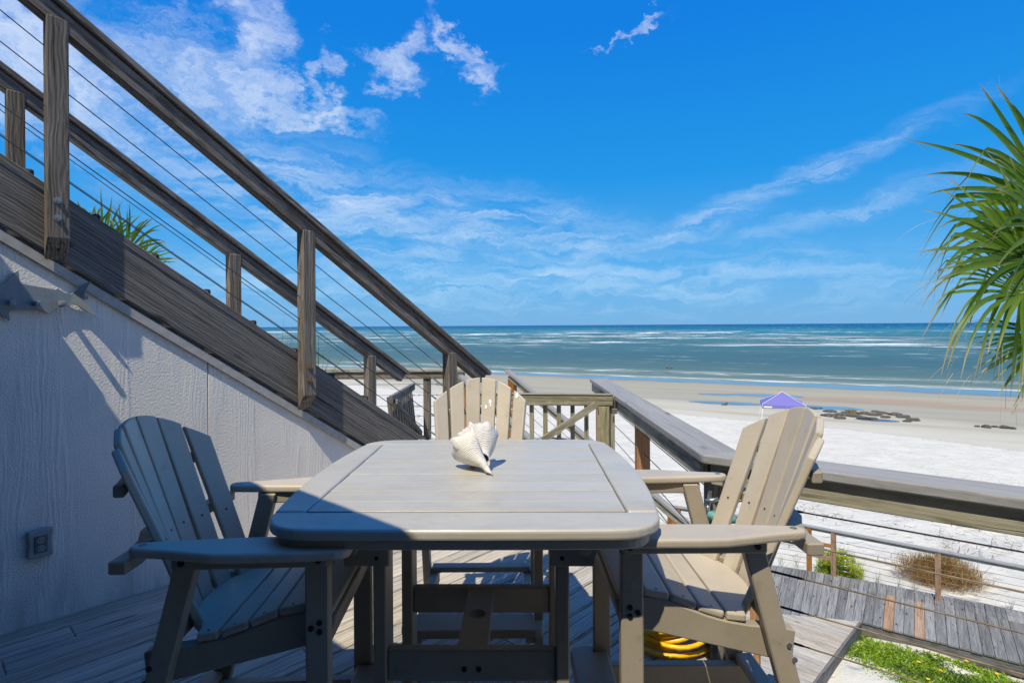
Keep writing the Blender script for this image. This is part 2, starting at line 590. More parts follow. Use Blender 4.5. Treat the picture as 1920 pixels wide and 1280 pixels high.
def wall_mat():
    m, t, b = mat('embossed_siding')
    tc = t.node('ShaderNodeTexCoord')
    p = tc.outputs['Object']                    # local X along the wall, Y up
    bend = t.noise(t.mapping(p, scale=(4, 1.6, 1)), 1.0, 3, 0.5, col=True)
    pw = t.vmath('ADD', p, t.vmath('SCALE', t.vmath('SUBTRACT', bend, (0.5, 0.5, 0.5)), 0.10))
    st = t.noise(t.mapping(p, scale=(1.5, 1, 1)), 85, 4, 0.6)                 # stipple
    w = t.node('ShaderNodeTexWave', wave_type='BANDS', bands_direction='X')
    t.put(w.inputs['Vector'], t.mapping(pw, scale=(1, 0.12, 1)))
    t.put(w.inputs['Scale'], 15.0); t.put(w.inputs['Distortion'], 9.0); t.put(w.inputs['Detail'], 2.5)
    gm = t.mr(t.noise(t.mapping(p, scale=(5, 0.5, 1)), 1.3, 2, 0.5), 0.48, 0.60, 0, 1, True)
    lines = t.noise(t.mapping(pw, scale=(70, 1.0, 1)), 1.0, 3, 0.5)
    h = t.math('ADD', t.math('MULTIPLY', st, 0.75), t.math('MULTIPLY', gm, t.math('ADD', t.math('MULTIPLY', w.outputs['Fac'], 0.16), t.math('MULTIPLY', lines, 0.6))))
    a = t.noise(p, 2.0, 4, 0.6)
    c = t.ramp(a, [(0.3, (0.78, 0.745, 0.70)), (0.7, (0.87, 0.835, 0.785))])
    runs = t.noise(t.mapping(p, scale=(14, 0.9, 1)), 1.0, 5, 0.65)
    c = t.mix(t.mr(runs, 0.54, 0.72, 0, 0.22, True), c, (0.50, 0.47, 0.43))
    zy = t.sep(p)[1]
    foot_tone = t.math('MULTIPLY', t.mr(zy, 0.0, 0.35, 0.55, 0.0, True), t.mr(t.noise(t.mapping(p, scale=(9, 2, 1)), 1.0, 4, 0.6), 0.4, 0.7))  # patchy darker tone towards the bottom
    c = t.mix(foot_tone, c, (0.30, 0.28, 0.25))
    t.put(b.inputs['Base Color'], c)
    t.put(b.inputs['Roughness'], 0.75)
    t.put(b.inputs['Normal'], t.bump(h, 0.8, 0.007))
    return m


M_wall = wall_mat()
M_trim = plain('painted_trim', (0.42, 0.41, 0.40), 0.7, 0, 0.15, 20, 0.3)
M_shark = plain('blue_grey_metal', (0.24, 0.28, 0.31), 0.45, 0.2, 0.1, 40, 0.1)


def leaf_mat(name, a, bcol, tip=None, trans=0.35, dim=None):
    m, t, b = mat(name)
    tc = t.node('ShaderNodeTexCoord')
    g = t.node('ShaderNodeNewGeometry')
    r = g.outputs['Random Per Island']
    c = t.mix(r, a, bcol)
    if tip is not None:
        at_ = t.node('ShaderNodeAttribute', attribute_name='tip')
        c = t.mix(t.mr(at_.outputs['Fac'], 0.72, 1.0, 0, 1, True), c, tip)
    if dim is not None:
        pn = t.noise(g.outputs['Position'], 2.6, 4, 0.6)
        c = t.mix(t.mr(pn, 0.46, 0.62, 0, 0.8, True), c, dim)
    t.put(b.inputs['Base Color'], c)
    t.put(b.inputs['Roughness'], 0.45)
    tr = t.node('ShaderNodeBsdfTranslucent')
    t.put(tr.inputs[0], t.mix(0.5, c, (0.10, 0.16, 0.01), 'ADD') if trans else c)
    mx = t.node('ShaderNodeMixShader')
    mx.inputs[0].default_value = trans
    t.l.new(b.outputs[0], mx.inputs[1]); t.l.new(tr.outputs[0], mx.inputs[2])
    t.l.new(mx.outputs[0], t.n['Material Output'].inputs[0])
    return m


M_palm = leaf_mat('palm_leaf', (0.065, 0.15, 0.010), (0.20, 0.29, 0.03), (0.45, 0.37, 0.19), 0.45)
M_tuft = leaf_mat('grass_leaf', (0.05, 0.11, 0.015), (0.12, 0.17, 0.03), (0.25, 0.25, 0.10), 0.35)
M_ground = leaf_mat('creeper_leaf', (0.13, 0.27, 0.008), (0.38, 0.50, 0.02), None, 0.4, (0.07, 0.13, 0.015))
M_bushg = leaf_mat('green_twig', (0.30, 0.38, 0.015), (0.52, 0.56, 0.04), None, 0.35)
M_bushb = leaf_mat('brown_twig', (0.20, 0.10, 0.04), (0.42, 0.24, 0.07), (0.46, 0.36, 0.07), 0.3)
M_sprig = leaf_mat('dry_sprig', (0.20, 0.19, 0.12), (0.30, 0.29, 0.20), None, 0.2)
M_flower = plain('yellow_petal', (0.8, 0.5, 0.02), 0.6)
M_bark = plain('palm_bark', (0.17, 0.14, 0.11), 0.9, 0, 0.4, 14, 0.8)

# ------------------------------------------------------------------ ground: beach and sea
SEA_Z = -7.2


def beach_a(x, y): return 0.61 * x + 0.79 * y
def beach_c(x, y): return 0.459 * x + 0.888 * y


def ground_z(x, y):
    a = beach_a(x, y); c = beach_c(x, y)
    x = np.asarray(x, float); y = np.asarray(y, float)
    wob = 1.2 * np.sin(0.13 * (x - y) * 0.7 + 0.6) + 0.8 * np.sin(0.31 * (x - y) * 0.7)
    a2 = a - 42.5 + wob * np.clip((a - 20) / 20, 0, 1)
    near = -3.95 - 1.65 * np.clip((a2 + 31) / 31, 0, 1)
    cc = 91.8 - c
    t = np.clip(a2 / np.maximum(a2 + cc, 1e-3), 0, 1)
    far = -5.6 - (abs(SEA_Z) - 5.6) * t
    z = np.where(a2 < 0, near, far)
    z = np.where(cc < 0, SEA_Z - np.clip(-cc * 0.03, 0, 4), z)
    return z


def ground_hit(px, py):
    u, v = ray(px, py)
    d = 10.0
    for _ in range(60):
        z = float(ground_z(u * d, d))
        d2 = (z - CAM_H) / v
        d = d + (d2 - d) * 0.5
    return Vector((u * d, d, float(ground_z(u * d, d))))


rr = np.concatenate([np.linspace(1.5, 30, 150), np.geomspace(30.4, 130, 90), np.geomspace(140, 3500, 26)])
th = np.concatenate([np.linspace(-math.pi, -1.05, 40)[:-1], np.linspace(-1.05, 1.05, 260), np.linspace(1.05, math.pi, 40)[1:]])
TT, RR_ = np.meshgrid(th, rr)
GX, GY = np.sin(TT) * RR_, np.cos(TT) * RR_
GZ = ground_z(GX, GY)
rg = np.random.RandomState(3)
lump = np.zeros_like(GZ)
for k in range(26):
    f_ = rg.uniform(0.5, 5.5); an = rg.uniform(0, math.pi * 2); ph = rg.uniform(0, 6.28)
    lump += np.sin((GX * math.cos(an) + GY * math.sin(an)) * f_ + ph) / (1 + f_)
lump *= np.clip((40 - beach_a(GX, GY)) / 8, 0, 1) * 0.032
lump += np.clip((beach_a(GX, GY) - 44) / 10, 0, 1) * np.clip((88 - beach_c(GX, GY)) / 8, 0, 1) * 0.05 * np.sin(GX * 0.12 + GY * 0.35)
GZ = GZ + lump
nr, nt = GX.shape
idx = np.arange(nr * nt).reshape(nr, nt)
fq = np.stack([idx[:-1, :-1], idx[:-1, 1:], idx[1:, 1:], idx[1:, :-1]], -1).reshape(-1, 4)
vv = np.stack([GX, GY, GZ], -1).reshape(-1, 3)
beach_me = npmesh('beach', vv, fq)


def beach_mat():
    m, t, b = mat('beach_sand')
    g = t.node('ShaderNodeNewGeometry')
    P = g.outputs['Position']
    n_big = t.noise(P, 0.22, 4, 0.55)
    n_mid = t.noise(P, 2.2, 5, 0.6)
    n_fine = t.noise(P, 45, 4, 0.65)
    a = t.vmath('DOT_PRODUCT', P, (0.61, 0.79, 0.0))
    c = t.vmath('DOT_PRODUCT', P, (0.459, 0.888, 0.0))
    along = t.vmath('DOT_PRODUCT', P, (0.79, -0.61, 0.0))
    ws = t.math('ADD', t.math('MULTIPLY', t.math('SINE', t.math('MULTIPLY_ADD', along, 0.115, 0.6)), 1.2),
                t.math('MULTIPLY', t.math('SINE', t.math('MULTIPLY', along, 0.27)), 0.8))
    aw = t.math('ADD', t.math('SUBTRACT', a, 42.5), ws)
    aw = t.math('ADD', aw, t.math('MULTIPLY', t.math('SUBTRACT', n_mid, 0.5), 0.7))
    tt = t.math('DIVIDE', aw, t.math('MAXIMUM', t.math('ADD', aw, t.math('SUBTRACT', 91.8, c)), 0.01))
    tt = t.math('ADD', tt, t.math('MULTIPLY', t.math('SUBTRACT', n_big, 0.5), 0.10))
    dry = t.ramp(t.math('ADD', t.math('MULTIPLY', n_mid, 0.6), t.math('MULTIPLY', n_fine, 0.4)), [(0.3, (0.60, 0.57, 0.50)), (0.7, (0.73, 0.70, 0.625))])
    dry = t.mix(t.mr(t.noise(P, 0.9, 5, 0.62), 0.42, 0.62, 0.0, 0.30, True), dry, (0.50, 0.475, 0.42))
    # dry debris: small dark bits of reed
    sp = t.noise(t.mapping(P, rot=(0, 0, 0.5), scale=(9, 26, 9)), 1.0, 3, 0.7)
    spm = t.mr(t.noise(P, 0.55, 3, 0.5), 0.38, 0.58, 0.0, 1.0, True)
    speck = t.math('MULTIPLY', t.mr(sp, 0.60, 0.67, 0, 0.75, True), spm)
    sp2 = t.math('MULTIPLY', t.mr(t.noise(P, 30, 2, 0.5), 0.72, 0.76, 0, 0.6, True), 0.8)
    dry = t.mix(t.math('MAXIMUM', speck, sp2), dry, (0.16, 0.14, 0.11))
    wet = t.ramp(tt, [(0.0, (0.58, 0.55, 0.465)), (0.16, (0.50, 0.47, 0.38)), (0.26, (0.395, 0.365, 0.275)), (0.6, (0.415, 0.375, 0.265)), (0.9, (0.36, 0.32, 0.22)), (1.0, (0.26, 0.23, 0.18))])
    streak = t.noise(t.comb(t.math('MULTIPLY', along, 0.02), t.math('MULTIPLY', c, 0.20), 0.0), 1.6, 4, 0.6)
    wet = t.mix(t.mr(streak, 0.45, 0.72, 0, 0.42, True), wet, (0.28, 0.19, 0.12))
    wet = t.mix(t.mr(n_fine, 0.2, 0.8, 0.0, 0.25), wet, (0.30, 0.27, 0.22))
    isdry = t.mr(aw, -0.15, 0.15, 1.0, 0.0)
    col = t.mix(isdry, wet, dry)
    wr = t.math('MULTIPLY', t.mr(t.math('ABSOLUTE', t.math('SUBTRACT', aw, 0.1)), 0.0, 0.55, 1.0, 0.0), t.mr(t.noise(P, 3.5, 5, 0.75), 0.5, 0.62))
    col = t.mix(t.math('MULTIPLY', wr, 0.7), col, (0.17, 0.15, 0.11))
    rust = ellipses(t, P, [(1650, 752, 170, 7), (1850, 765, 150, 6)])
    col = t.mix(t.math('MULTIPLY', rust, 0.42), col, (0.36, 0.20, 0.11))
    # film of water at the edge of the sea and the tide pools
    edge = t.mr(tt, 0.80, 0.90, 0.0, 1.0, True)
    pool = ellipses(t, P, [(1360, 756, 70, 4), (1500, 763, 80, 5.5), (1575, 766, 40, 4.5), (1430, 741, 75, 3), (1645, 787, 40, 3), (1345, 739, 40, 2)])
    pool = t.mr(t.math('ADD', pool, t.math('MULTIPLY', t.math('SUBTRACT', t.noise(t.mapping(P, rot=(0, 0, -0.6), scale=(1, 3, 1)), 0.35, 4, 0.6), 0.5), 0.9)), 0.25, 0.45, 0, 1, True)
    film = t.math('MAXIMUM', edge, pool)
    damp = t.mr(tt, 0.1, 0.3, 0.0, 1.0, True)
    rough = t.math('SUBTRACT', t.mr(damp, 0, 1, 0.95, 0.62), t.math('MULTIPLY', film, 0.57))
    wetcol = t.mix(film, col, (0.10, 0.12, 0.13))
    t.put(b.inputs['Base Color'], wetcol)
    t.put(b.inputs['Roughness'], t.math('MAXIMUM', rough, 0.05))
    t.put(b.inputs['Specular IOR Level'], t.mr(film, 0, 1, 0.2, 0.7))
    vo = t.node('ShaderNodeTexVoronoi', feature='SMOOTH_F1')
    t.put(vo.inputs['Vector'], P); t.put(vo.inputs['Scale'], 2.6)
    foot = t.mr(vo.outputs['Distance'], 0.08, 0.34, -0.8, 0.0, True)
    h = t.math('ADD', t.math('ADD', t.math('MULTIPLY', n_mid, 1.0), t.math('MULTIPLY', n_fine, 0.25)), foot)
    near = t.math('MULTIPLY', t.mr(film, 0, 1, 1, 0), t.mr(isdry, 0, 1, 0.10, 1.0))
    bp = t.node('ShaderNodeBump')
    t.put(bp.inputs['Height'], h); t.put(bp.inputs['Strength'], near); bp.inputs['Distance'].default_value = 0.06
    t.l.new(bp.outputs[0], b.inputs['Normal'])
    return m


def ellipses(t, P, spots):
    """soft patches lying on the sand, one per (px, py, half width, half height)"""
    acc = None
    for (px, py, rx, ry) in spots:
        c = ground_hit(px, py); e = ground_hit(px + rx, py); f = ground_hit(px, py + ry)
        A = (e - c); B = (f - c)
        m = t.mapping(t.vmath('MULTIPLY', P, (1, 1, 0)), loc=(c.x, c.y, 0), rot=(0, 0, math.atan2(A.y, A.x) - 0.45), scale=(math.hypot(A.x, A.y), math.hypot(B.x, B.y), 1), kind='TEXTURE')
        v = t.mr(t.vmath('LENGTH', m), 0.35, 1.15, 1.0, 0.0, True)
        acc = v if acc is None else t.math('MAXIMUM', acc, v)
    return acc


beach = obj('beach', beach_me, beach_mat(), smooth=True)
tag(beach, 'white dry sand running down to wet tan sand', kind='structure')


def sea_mat():
    m, t, b = mat('sea_water')
    g = t.node('ShaderNodeNewGeometry')
    P = g.outputs['Position']
    c = t.vmath('DOT_PRODUCT', P, (0.459, 0.888, 0.0))
    w = t.vmath('DOT_PRODUCT', P, (0.888, -0.459, 0.0))
    lg = t.math('LOGARITHM', t.math('MAXIMUM', t.math('SUBTRACT', c, 90.0), 1.0), 10.0)    # 0 at the shore .. 4
    patch = t.noise(t.comb(t.math('MULTIPLY', w, 0.004), t.math('MULTIPLY', lg, 3.0), 0.0), 1.5, 5, 0.6)
    lgp = t.math('ADD', lg, t.math('MULTIPLY', t.math('SUBTRACT', patch, 0.5), 0.7))
    col = t.ramp(t.math('DIVIDE', lgp, 4.0), [(0.0, (0.22, 0.26, 0.21)), (0.28, (0.115, 0.18, 0.155)), (0.44, (0.055, 0.12, 0.135)), (0.60, (0.055, 0.15, 0.16)),
                                            (0.73, (0.03, 0.17, 0.235)), (0.80, (0.003, 0.10, 0.20)), (1.0, (0.001, 0.055, 0.14))])
    # breakers
    n1 = t.noise(t.comb(t.math('MULTIPLY', w, 0.016), t.math('MULTIPLY', lg, 19.0), 0.0), 1.0, 9, 0.74, 0.8)
    n2 = t.noise(t.comb(t.math('MULTIPLY', w, 0.0045), t.math('MULTIPLY', lg, 4.5), 3.0), 1.0, 3, 0.5)
    band = t.math('MULTIPLY', t.mr(lg, 1.95, 2.3, 0, 1, True), t.mr(lg, 2.72, 2.95, 1, 0, True))
    foam = t.math('MULTIPLY', t.mr(n1, 0.51, 0.60, 0, 1, True), t.math('MULTIPLY', t.mr(n2, 0.38, 0.52, 0, 1, True), band))
    shore_w = t.math('ADD', t.math('SUBTRACT', c, 91.8), t.math('MULTIPLY', t.math('SUBTRACT', t.noise(t.comb(t.math('MULTIPLY', w, 0.05), 0.0, 0.0), 1.0, 4, 0.6), 0.5), 7.0))
    n3 = t.noise(t.comb(t.math('MULTIPLY', w, 0.10), t.math('MULTIPLY', c, 0.8), 0.0), 1.0, 6, 0.7)
    sf = t.math('MULTIPLY', t.math('MULTIPLY', t.mr(shore_w, 0.5, 1.6, 0, 1), t.mr(shore_w, 1.6, 5.0, 1, 0)), t.mr(n3, 0.40, 0.56, 0, 1, True))
    sf2 = t.math('MULTIPLY', t.math('MULTIPLY', t.mr(shore_w, 10, 12, 0, 1), t.mr(shore_w, 12, 17.0, 1, 0)), t.mr(n3, 0.46, 0.58, 0, 0.8, True))
    wcap = t.math('MULTIPLY', t.mr(t.noise(t.comb(t.math('MULTIPLY', w, 0.05), t.math('MULTIPLY', lg, 40.0), 9.0), 1.0, 5, 0.7), 0.60, 0.68, 0, 0.75, True), t.mr(lg, 1.3, 1.8, 0, 1))
    foam = t.math('MAXIMUM', t.math('MAXIMUM', foam, wcap), t.math('MAXIMUM', sf, sf2))
    col = t.mix(foam, col, (0.78, 0.80, 0.80))
    t.put(b.inputs['Base Color'], col)
    t.put(b.inputs['Roughness'], t.mr(foam, 0, 1, 0.34, 0.9))
    t.put(b.inputs['IOR'], 1.25)
    t.put(b.inputs['Specular IOR Level'], 0.07)
    # swell lines parallel with the shore
    h1 = t.noise(t.comb(t.math('MULTIPLY', w, 0.035), t.math('MULTIPLY', c, 0.22), 0.0), 1.0, 6, 0.62)
    t.put(b.inputs['Normal'], t.bump(t.math('ADD', h1, t.math('MULTIPLY', foam, 0.2)), 0.9, 1.6))
    return m


sx = np.concatenate([-np.geomspace(26000, 400, 14), np.linspace(-380, 380, 60), np.geomspace(400, 26000, 14)])
sq = np.concatenate([np.linspace(84, 130, 24), np.geomspace(134, 26000, 60)])
SXX, SQ = np.meshgrid(sx, sq)
SV = np.stack([0.888 * SXX + 0.459 * SQ, -0.459 * SXX + 0.888 * SQ, np.full_like(SXX, SEA_Z)], -1)
swell = np.clip((SQ - 92) / 20, 0, 1) * np.clip((600 - SQ) / 300, 0, 1) * (0.10 * np.sin(SQ * 0.55 + 1.4 * np.sin(SXX * 0.03)) + 0.06 * np.sin(SQ * 0.31 + SXX * 0.05))
SV[..., 2] += swell
ni, nj = SXX.shape
idx = np.arange(ni * nj).reshape(ni, nj)
fq = np.stack([idx[:-1, :-1], idx[:-1, 1:], idx[1:, 1:], idx[1:, :-1]], -1).reshape(-1, 4)
sea = obj('sea', npmesh('sea', SV.reshape(-1, 3), fq), sea_mat(), smooth=True)
tag(sea, 'blue green sea with lines of white breakers', kind='structure')
# pale sandbar far out on the left
sb = at(515, 622.5, SEA_Z)
nb = 40
bv = [(0, 0, 1.0)]
for ring, hgt in ((0.5, 0.8), (1.0, -0.3)):
    for k in range(nb):
        an = 2 * math.pi * k / nb
        wv = 1 + 0.15 * math.sin(3 * an) + 0.1 * math.sin(7 * an)
        bv.append((math.cos(an) * 95 * ring * wv, math.sin(an) * 70 * ring * wv, hgt))
bf = [(0, 1 + k, 1 + (k + 1) % nb) for k in range(nb)] + [(1 + k, 1 + nb + k, 1 + nb + (k + 1) % nb, 1 + (k + 1) % nb) for k in range(nb)]
bar = obj('sandbar', pmesh('sandbar', bv, bf), plain('pale_sand', (0.55, 0.50, 0.40), 0.9), None, Matrix.Translation((sb.x, sb.y, SEA_Z)), True)
tag(bar, 'low pale sandbar lying in the sea behind the stairs', kind='structure')

# ------------------------------------------------------------------ main deck
TH = R(43)
D = Vector((math.sin(TH), math.cos(TH), 0))          # along the wall, down the stairs
N = Vector((math.cos(TH), -math.sin(TH), 0))         # out of the wall
W0 = Vector((-2.21, 2.95, 0))


def SP(s, off, z): return W0 + D * s + N * off + Vector((0, 0, z))


RAIL_X = 0.885                                       # centre line of the straight railing
CORNER = Vector((RAIL_X, 2.45, 0))
R2 = Vector((0.785, -0.620, 0)).normalized()         # the other railing runs towards the camera's right
R2N = Vector((-R2.y, R2.x, 0))                       # outward
deck = thing('deck', 'weathered grey plank deck', None, (0, 0, 0), kind='structure')
pitch = 0.1465
k0, k1 = -18, 38
for k in range(k0, k1):
    o0 = 0.0012 + k * pitch
    o1 = o0 + pitch - 0.0105
    s0, s1 = -3.6, 9.0
    if k < 0: s0 = 2.62
    cuts = [s0]
    if k >= 0:
        x = s0 + rnd.uniform(0.6, 3.8)
        while x < 8:
            cuts.append(x); x += rnd.choice((2.44, 3.05, 3.66, 4.27))
    cuts.append(s1)
    for a, b2 in zip(cuts, cuts[1:]):
        g = 0.0012
        poly = [(p.x, p.y) for p in (SP(a + g, o0, 0), SP(b2 - g, o0, 0), SP(b2 - g, o1, 0), SP(a + g, o1, 0))]
        # the deck's corner points inwards: a board runs on to whichever edge it meets last
        q = CORNER + R2N * 0.045
        cl = SP(0, (o0 + o1) / 2, 0)
        ta = (0.93 - cl.x) / D.x
        tb_ = (q - cl).dot(R2N) / D.dot(R2N)
        if ta > tb_:
            poly = clip(poly, 0.93, 0, -1, 0)
        else:
            poly = clip(poly, q.x, q.y, -R2N.x, -R2N.y)
        if len(poly) > 2: poly = clip(poly, 0, 7.38, 0, -1)
        if len(poly) > 2: poly = clip(poly, -2.5, 0, 1, 0) if k < 0 else poly
        if len(poly) < 3: continue
        c = SP((max(a, -3) + min(b2, 5)) / 2, (o0 + o1) / 2, 0)
        if max(abs(p[0] - poly[0][0]) + abs(p[1] - poly[0][1]) for p in poly) < 0.05: continue
        m = frame(c, D)
        mi = m.inverted()
        lp = [mi @ Vector((x, y, 0)) for x, y in poly]
        dz_ = rnd.uniform(-0.0025, 0.0)
        bm = ext([(p.x, p.y) for p in lp], (0, 0, -0.036 + dz_), (1, 0, 0), (0, 1, 0), (0, 0, 0.036), 0.005)
        obj('plank', bm, M_deck, deck, m)
# rim joists
board('rim_joist', (0.955, CORNER.y, -0.17), (0.955, 7.38, -0.17), 0.04, 0.26, M_fascia, deck)
q = CORNER + R2N * 0.075
board('rim_joist', q - R2 * 0.0 + Vector((0, 0, -0.17)), q + R2 * 4.0 + Vector((0, 0, -0.17)), 0.04, 0.26, M_fascia, deck)
board('rim_joist', (-2.5, 7.405, -0.17), (0.93, 7.405, -0.17), 0.04, 0.26, M_fascia, deck)
jm = bmesh.new()
for k in range(9):
    y = 2.9 + k * 0.55
    box(-2.4, 0.93, y, y + 0.04, -0.30, -0.04, bm=jm)
tag(obj('joist', jm, M_fascia, deck), kind='stuff')
for (x, y) in ((0.86, 7.3), (0.86, 4.9), (0.80, 2.45), (-2.3, 7.3), (2.3, 1.25)):
    board('support_post', (x, y, -4.2), (x, y, -0.30), 0.14, 0.14, M_post, deck, up=(0, 1, 0))

# ------------------------------------------------------------------ wall below the stairs
SL = -0.685
wall = thing('stair_wall', 'pale grey embossed panel wall closing the side under the stairs', 'wall', SP(0, 0, 0))
WF = frame(SP(0, 0, 0), D, N)                        # local x along, y up, z outward
cutz = lambda s: 1.698 + SL * s
edges = [-1.85, -0.632, 0.588, 1.808, 2.42]
for a, b2 in zip(edges, edges[1:]):
    g = 0.0022
    pts = [(a + g, -0.05), (b2 - g, -0.05), (b2 - g, max(0.02, cutz(b2 - g))), (a + g, cutz(a + g))]
    bm = ext(pts, (0, 0, -0.02), (1, 0, 0), (0, 1, 0), (0, 0, 0.02), 0.0025)
    obj('panel', bm, M_wall, wall, WM[wall].inverted() @ WF)
bk = ext([(-1.85, 0.0), (2.40, 0.0), (2.40, 0.03), (-1.85, cutz(-1.85) - 0.02)], (0, 0, -0.05), (1, 0, 0), (0, 1, 0), (0, 0, 0.026))
obj('backing_board', bk, M_dark, wall, WM[wall].inverted() @ WF)
up_n = Vector((-SL * D.x, -SL * D.y, 1)).normalized()
sdir = Vector((D.x, D.y, SL)).normalized()
# trim strip along the sloping top
a0, b0 = SP(-1.85, 0.011, cutz(-1.85) - 0.030), SP(2.40, 0.011, cutz(2.40) - 0.030)
board('trim_strip', a0, b0, 0.018, 0.046, M_trim, wall, up=up_n, bev=0.002)

# ------------------------------------------------------------------ staircase
st = thing('staircase', 'weathered wooden staircase with cable rails descending past the grey wall', 'staircase', SP(2.9, -0.45, 0))


def slope_board(name, s0, s1, off, z_mid0, tall, thick, mat_, bev=0.004):
    return board(name, SP(s0, off, z_mid0 + SL * s0), SP(s1, off, z_mid0 + SL * s1), thick, tall, mat_, st, up=up_n, bev=bev)


for off in (0.012, -0.965):
    # stringer cut level at its foot
    zt, zb = 2.055, 1.722
    pts = [(-2.0, zb - SL * 2.0), (-2.0, zt - SL * 2.0), (2.955, zt + SL * 2.955), (2.985, 0.004), (2.505, 0.004)]
    m = frame(SP(0, off, 0), D, N)
    # grain follows the slope: turn the piece's own axis
    ang = math.atan(SL)
    ml = m @ Matrix.Rotation(ang, 4, 'Z')
    inv = Matrix.Rotation(-ang, 4, 'Z')
    lp = [inv @ Vector((x, y, 0)) for x, y in pts]
    bm = ext([(p.x, p.y) for p in lp], (0, 0, -0.019), (1, 0, 0), (0, 1, 0), (0, 0, 0.038), 0.004)
    obj('stringer', bm, M_stringer, st, WM[st].inverted() @ ml)
for i in range(1, 15):
    z = 0.186 * i
    nose = (2.055 + 0.034 - z) / 0.685
    t_ = board('tread', SP(nose - 0.29, -0.477, z - 0.02), SP(nose - 0.005, -0.477, z - 0.02), 0.93, 0.036, M_rail, st)
    nb_ = box(-0.02, 0.02, -0.464, 0.464, -0.019, 0.021, 0.008)
    obj('nosing', nb_, M_treadshade, t_, WM[t_].inverted() @ frame(SP(nose - 0.012, -0.477, z - 0.016), D))  # black strip puts the shadowed look of the tread ends into colour
POST_S = (-1.44, -0.170, 1.128, 2.365)


def stair_post(s, off_in, side, zr):
    """4x4 bolted on the outside of the stringer, foot cut at an angle"""
    zt = zr + SL * (s + 0.02)
    zb = 1.722 + SL * (s + 0.045) - 0.02
    zb = max(zb, 0.0)
    w = 0.088
    cut = 0.10 if zb > 0.01 else 0.0
    L = zt - zb
    m = frame(SP(s + w / 2, off_in, zb), (0, 0, 1), N * side)      # local x up, z outward
    # outline in (x up, z outward)
    pts = [(0, 0), (cut, w), (L + 0.03, w), (L + 0.03, 0)]
    bm = ext(pts, (0, -w / 2, 0), (1, 0, 0), (0, 0, 1), (0, w, 0), 0.005)
    p = obj('post', bm, M_post, st, WM[st].inverted() @ m)
    if side > 0 and zb > 0.01:
        bmt = M_steel if s < 0.5 else M_rusty
        for h in (0.20, 0.285):
            bb = tube_bm([(h, 0.004, w - 0.002), (h, 0.004, w + 0.005)], 0.016, 14)
            tube_bm([(h, 0.004, w + 0.004), (h, 0.004, w + 0.014)], 0.0095, 6, bb)
            obj('bolt', bb, bmt, p)
    return p


for s in POST_S:
    stair_post(s, 0.032, 1, 2.838)
for s in POST_S:
    stair_post(s - 0.04, -0.985, -1, 2.752)
# handrails: an upright rail under a flat cap
for nm, off, zb, s1 in (('near', 0.076, 2.838, 2.80), ('far', -1.03, 2.755, 2.76)):
    slope_board('handrail', -1.9, s1 - 0.03, off, zb + 0.055, 0.088, 0.080, M_rail, 0.006)
    slope_board('handrail_cap', -1.9, s1 + 0.03, off + 0.006, zb + 0.110 + 0.023, 0.037, 0.112, M_rail, 0.006)
    for k in range(5):
        z = zb - 0.125 - 0.147 * k
        tube('cable', [SP(-1.9, off - 0.006, z + 1.9 * 0.685), SP(2.405, off - 0.006, z + SL * 2.405)], 0.0028, M_cable, st, 6)
        # tension fitting at the bottom post
        e0 = SP(2.20, off - 0.006, z + SL * 2.20); e1 = SP(2.31, off - 0.006, z + SL * 2.31); e2 = SP(2.36, off - 0.006, z + SL * 2.36)
        tube('turnbuckle', [e0, e0.lerp(e1, .12), e0.lerp(e1, .5), e0.lerp(e1, .88), e1, e2], 0.006, M_steel, st, 6, radii=[0.003, 0.006, 0.007, 0.006, 0.0035, 0.003])

# ------------------------------------------------------------------ fish shaped hook rack on the wall
rk = thing('hook_rack', 'blue grey shark shaped metal hook rack on the wall below the stairs', 'hook rack', SP(-0.1, 0, 1.6))
zpts = [(-60, 195), (0, 205), (50, 190), (75, 150), (105, 120), (135, 103), (143, 135), (150, 185), (165, 205), (250, 222), (350, 240), (410, 250), (432, 238), (455, 257), (490, 275),
        (530, 282), (560, 272), (582, 252), (600, 232), (640, 205), (690, 188), (662, 225), (645, 260), (632, 310), (630, 328), (650, 352), (690, 402), (722, 455), (680, 438), (630, 398),
        (590, 370), (550, 362), (510, 373), (470, 384), (430, 390), (400, 405), (375, 437), (340, 420), (300, 408), (200, 405), (80, 405), (70, 430), (78, 485), (40, 465), (5, 440),
        (-20, 415), (-120, 412), (-240, 395), (-330, 360), (-385, 322), (-350, 285), (-250, 235), (-150, 205)]


def on_wall(px, py, off):
    u, v = ray(px, py)
    r = Vector((u, 1, v)); o = Vector((0, 0, CAM_H))
    t = (W0 + N * off - o).dot(N) / r.dot(N)
    p = o + r * t
    return (p - W0).dot(D), p.z


sh = [on_wall(x / 4, 480 + y / 4, 0.025 if x < 560 else 0.05) for x, y in zpts]
bm = ext(sh, (0, 0, 0.016), (1, 0, 0), (0, 1, 0), (0, 0, 0.008), 0.0015)
bmesh.ops.triangulate(bm, faces=[f for f in bm.faces if len(f.verts) > 4])
bmesh.ops.subdivide_edges(bm, edges=[e for e in bm.edges if e.calc_length() > 0.03], cuts=2)
s_t = on_wall(540 / 4, 480 + 300 / 4, 0.03)[0]; s_e = on_wall(720 / 4, 480 + 450 / 4, 0.05)[0]
for v in bm.verts:
    k_ = max(0.0, (v.co.x - s_t) / (s_e - s_t))
    v.co.z += 0.040 * k_
obj('plate', bm, M_shark, rk, WM[rk].inverted() @ WF)
for (zx, zy) in ((130, 348), (320, 355), (508, 355), (-90, 345)):
    s_, z_ = on_wall(zx / 4, 480 + zy / 4, 0.09)
    s_ -= 0.018
    hb = box(s_ - 0.011, s_ + 0.011, z_ - 0.011, z_ + 0.011, 0.0235, 0.098, 0.004, 2)
    obj('hook', hb, M_shark, rk, WM[rk].inverted() @ WF)
